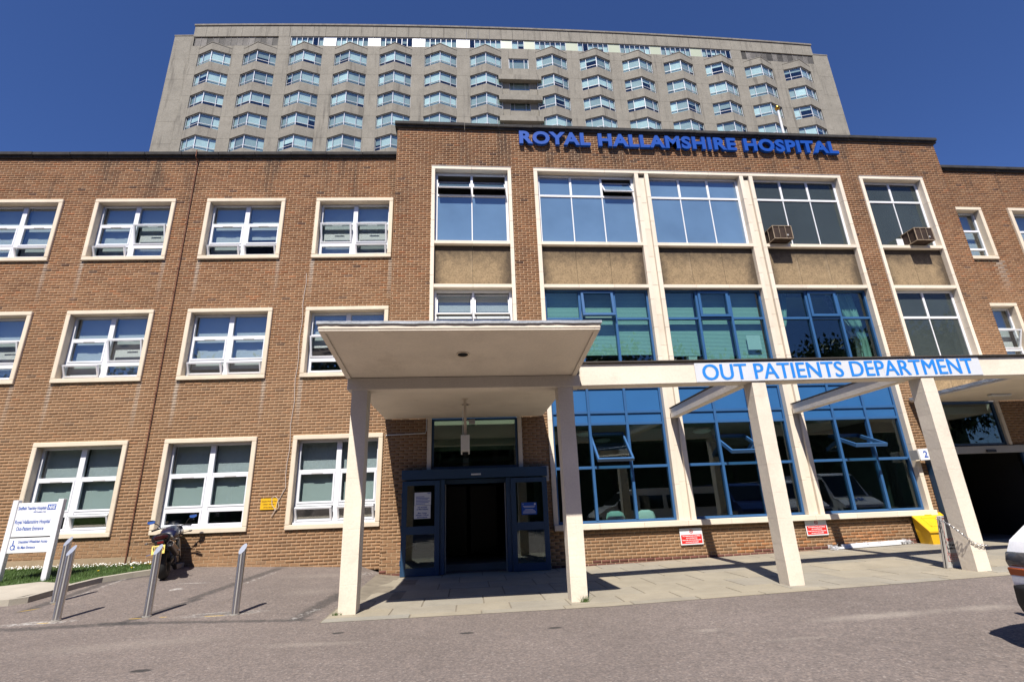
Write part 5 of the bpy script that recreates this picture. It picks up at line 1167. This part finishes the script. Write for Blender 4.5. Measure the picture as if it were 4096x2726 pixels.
# ------------------------------------------------------------------ vans (one at the right edge, others seen mirrored in the glass)
def van(name, label, loc, rz, paint, W=1.85, Ln=5.55, H=1.98, nhs=False):
    v = tag(empty(name, loc, (0,0,rz)), label, 'van', None)     # nose at x=0, body runs to +x, far side at y=0, near side at -W
    prof = [(.06,.42),(.0,.60),(.02,.86),(.10,.99),(.45,1.22),(.80,1.32),(1.45,H-.12),(1.7,H-.02),(2.2,H),(Ln-.25,H-.02),(Ln-.03,H-.2),(Ln,1.0),(Ln,.40)]
    rings = []
    for yy, ins, dn in ((-W+.03,.05,.06),(-W,.03,.02),(-W+.0,.0,.0),(-.0,.0,.0),(0,.03,.02),(-.03,.05,.06)):
        rings.append([(min(max(x,ins),Ln-ins) if x < .3 or x > Ln-.3 else x, yy-(.11*max(0,(z-1.05)/.95))*(1 if yy > -W/2 else -1), z-(dn if z > H-.3 else 0)) for x, z in prof])
    rings = [rings[0], rings[2], [(x, yy-.001, z) for x, yy, z in rings[3]], rings[5]]
    b = MB(); b.loft(rings); b.build('body', paint, v, .03, 3, smooth=True)
    def side(y): return lambda x, z: (x, y-(.11*max(0,(z-1.05)/.95))*(1 if y > -W/2 else -1), z)
    for y, o in ((0,.006),(-W,-.006)):
        P = side(y)
        for pts in ([(1.0,1.12),(1.62,1.12),(1.62,H-.28),(1.38,H-.28),(.98,1.3)],[(1.9,1.15),(2.9,1.15),(2.9,H-.3),(1.9,H-.3)],[(3.1,1.15),(4.1,1.15),(4.1,H-.3),(3.1,H-.3)],[(4.3,1.15),(5.25,1.15),(5.25,H-.3),(4.3,H-.3)]):
            n = len(pts); A = [P(x,z) for x, z in pts]; B = [(x,yy+o,z) for x, yy, z in A]
            MB().add(A+B, [tuple(range(n)),tuple(range(n,2*n))]+[(i,(i+1)%n,n+(i+1)%n,n+i) for i in range(n)]).build('side_window', M('van_glass',(.012,.014,.016),.05,0,spec=.8), v)
    MB().loft([[(.83,y,1.35),(1.42,y,H-.16),(1.40,y,H-.15),(.81,y,1.36)] for y in (-W+.17,-.17)]).build('windscreen', MATS['van_glass'], v)
    DKP = M('bumper_plastic',(.013,.013,.014),.7,.1,spec=.3)
    br = [(-.07,.34),(-.10,.42),(-.09,.58),(.0,.61),(.75,.60),(.75,.42),(.62,.28),(.05,.26)]
    MB().loft([[(x+(.10 if e else 0)*(x < .2),y,z) for x, z in br] for y, e in ((-W-.01,1),(-W+.18,0),(-.18,0),(.015,1))]).build('bumper', DKP, v, .02, 2, smooth=True)
    for y0, y1 in ((-.38,.003),(-W-.003,-W+.38)):
        MB().loft([[(.012,y,.745),(-.006,y,.80),(.02,y,.885),(.22,y,.90),(.22,y,.745)] for y in (y0,y1)]).build('headlight', M('headlamp_glass',(.07,.07,.075),.12,.4,14,spec=.6), v, .012, smooth=True)
        MB().loft([[(.004,y,.665),(-.008,y,.742),(.26,y,.742),(.26,y,.665)] for y in (y0-.002,y1+.002)]).build('indicator', M('orange_lens',(.42,.09,.015),.15,.1), v, .01, smooth=True)
    MB().box(-.012,.1,-W+.40,-.40,.70,.86).build('grille', BLACK, v, .01)
    for y, sgn in ((0,1),(-W,-1)):
        MB().loft([[(.90+dx,y+sgn*.06,1.20),(.96+dx,y+sgn*.24,1.20),(.96+dx,y+sgn*.24,1.52),(.90+dx,y+sgn*.06,1.52)] for dx in (0,.10)]).build('door_mirror', BLACK, v, .03, 2, smooth=True)
        for xw in (.95,4.35):
            o = empty('wheel', (xw,y-sgn*.10,.33), (0,0,0), v)
            MB().torus((0,0,0),.245,.085,'y',30,10,1.1).build('tyre', RUBBER, o, smooth=True); MB().lathe([(.02,-.05),(.18,-.05),(.2,.0),(.18,.05),(.02,.05)],n=20,axis='y').build('rim', LAMPG, o, smooth=True)
            MB().lathe([(.34,-.02),(.39,-.02),(.39,.02),(.34,.02),(.34,-.02)],(xw,y+sgn*.002,.36),26,'y').build('wheel_arch', DKP, v, smooth=True)
    if nhs: lettering(v,'NHS',.33,-W/2,1.17,.28,NHSB,.01,'CENTER',.55,'logo_letters',(R(32),0,-PI/2))
    return v
VW = M('white_vehicle_paint',(.80,.80,.82),.25,.02,coat=.8); VB = M('blue_vehicle_paint',(.02,.04,.16),.25,.02,coat=.8)
van('white_van','white van with orange indicator cut off by the right edge',(5.33,5.0,.0),0,VW)
van('white_van','white van facing the building, left of two mirrored in the glass',(15.4,5.4,0),R(-90),VW,H=2.15,nhs=True)
van('white_van','white van facing the building, right of two mirrored in the glass',(17.9,5.4,0),R(-90),VW,H=2.4,nhs=True)
van('blue_van','dark blue van mirrored in the middle ground floor glass',(13.4,5.2,0),R(-90),VB,H=2.1)

# ------------------------------------------------------------------ trees behind the camera (mirrored in the ground floor glass)
LEAFM = []
for nm, c in (('leaf_green',(.06,.10,.028)),('leaf_olive',(.085,.10,.035))):
    k = NT(nm); k.link(k.scale(c, k.mapr(k.noise(1.5,3),.25,.75,.6,1.5)), k.b.inputs['Base Color']); k.b.inputs['Roughness'].default_value = .6; LEAFM.append(k.m)
BARK = M('bark',(.09,.07,.05),.95,.3,4,.2,30,.6,20,.03)
def tree_meshes(h, cr, nl, seed):
    rg = random.Random(seed); tr = MB(); tips = []
    tr.tube([(0,0,-.2),(.1,0,h*.2),(.0,.1,h*.42)], [.28,.22,.17], 9)
    for i in range(9):
        a = rg.uniform(0,2*PI); z0 = h*rg.uniform(.25,.45); l = cr*rg.uniform(.6,1.05); p0 = Vector((0,.05,z0)); p1 = p0+Vector((math.cos(a)*l*.5,math.sin(a)*l*.5,h*.18)); p2 = p1+Vector((math.cos(a+.3)*l*.45,math.sin(a+.3)*l*.45,h*rg.uniform(.12,.3)))
        tr.tube([p0,p1,p2], [.11,.07,.025], 6); tips += [p1.lerp(p2,.5), p2]
        for j in range(3):
            b = p2+Vector((rg.gauss(0,cr*.25),rg.gauss(0,cr*.25),rg.uniform(0,h*.16))); tr.tube([p1.lerp(p2,.4+.2*j),b], [.035,.01], 5); tips.append(b)
    lf = MB()
    for _ in range(nl):
        c = rg.choice(tips)+Vector((rg.gauss(0,.9),rg.gauss(0,.9),rg.gauss(-.3,.9))); m3 = Euler((rg.uniform(0,6),rg.uniform(0,6),rg.uniform(0,6))).to_matrix(); d = rg.uniform(.16,.32)
        lf.add([c+m3@Vector(v) for v in ((-d,0,0),(0,-d*.5,.02),(d,0,0),(0,d*.5,.02))], [(0,1,2,3)])
    return tr.mesh('trunk', BARK, smooth=True), lf
TM = []
for sd in range(3):
    a, lf = tree_meshes(12+sd, 4.4+.3*sd, 9000, 11+sd); TM.append((a, lf.mesh('crown', LEAFM[sd % 2], fix=False)))
belt = [(-34+5.2*q+random.uniform(-.8,.8), -18+random.uniform(-1.2,1.2), q % 3, random.uniform(.9,1.1)) for q in range(16)]+[(-40+6*q+random.uniform(-1,1), -25+random.uniform(-1,1), (q+1) % 3, random.uniform(1.1,1.35)) for q in range(16)]
for i, (x, y, kk, sc) in enumerate(belt):
    o = tag(empty('broadleaf_tree', (x,y,0), (0,0,i*1.3)), 'leafy tree behind the car park, mirrored in the ground floor windows', 'tree', 'trees mirrored in the windows'); o.scale = (sc,sc,sc)
    inst('trunk', TM[kk][0], o); inst('crown', TM[kk][1], o)
tag(MB().box(-60,60,-31,-29.6,-.5,9.5).build('garden_hedge', LEAFM[0], None, .1), 'long dark hedge behind the trees', 'hedge')
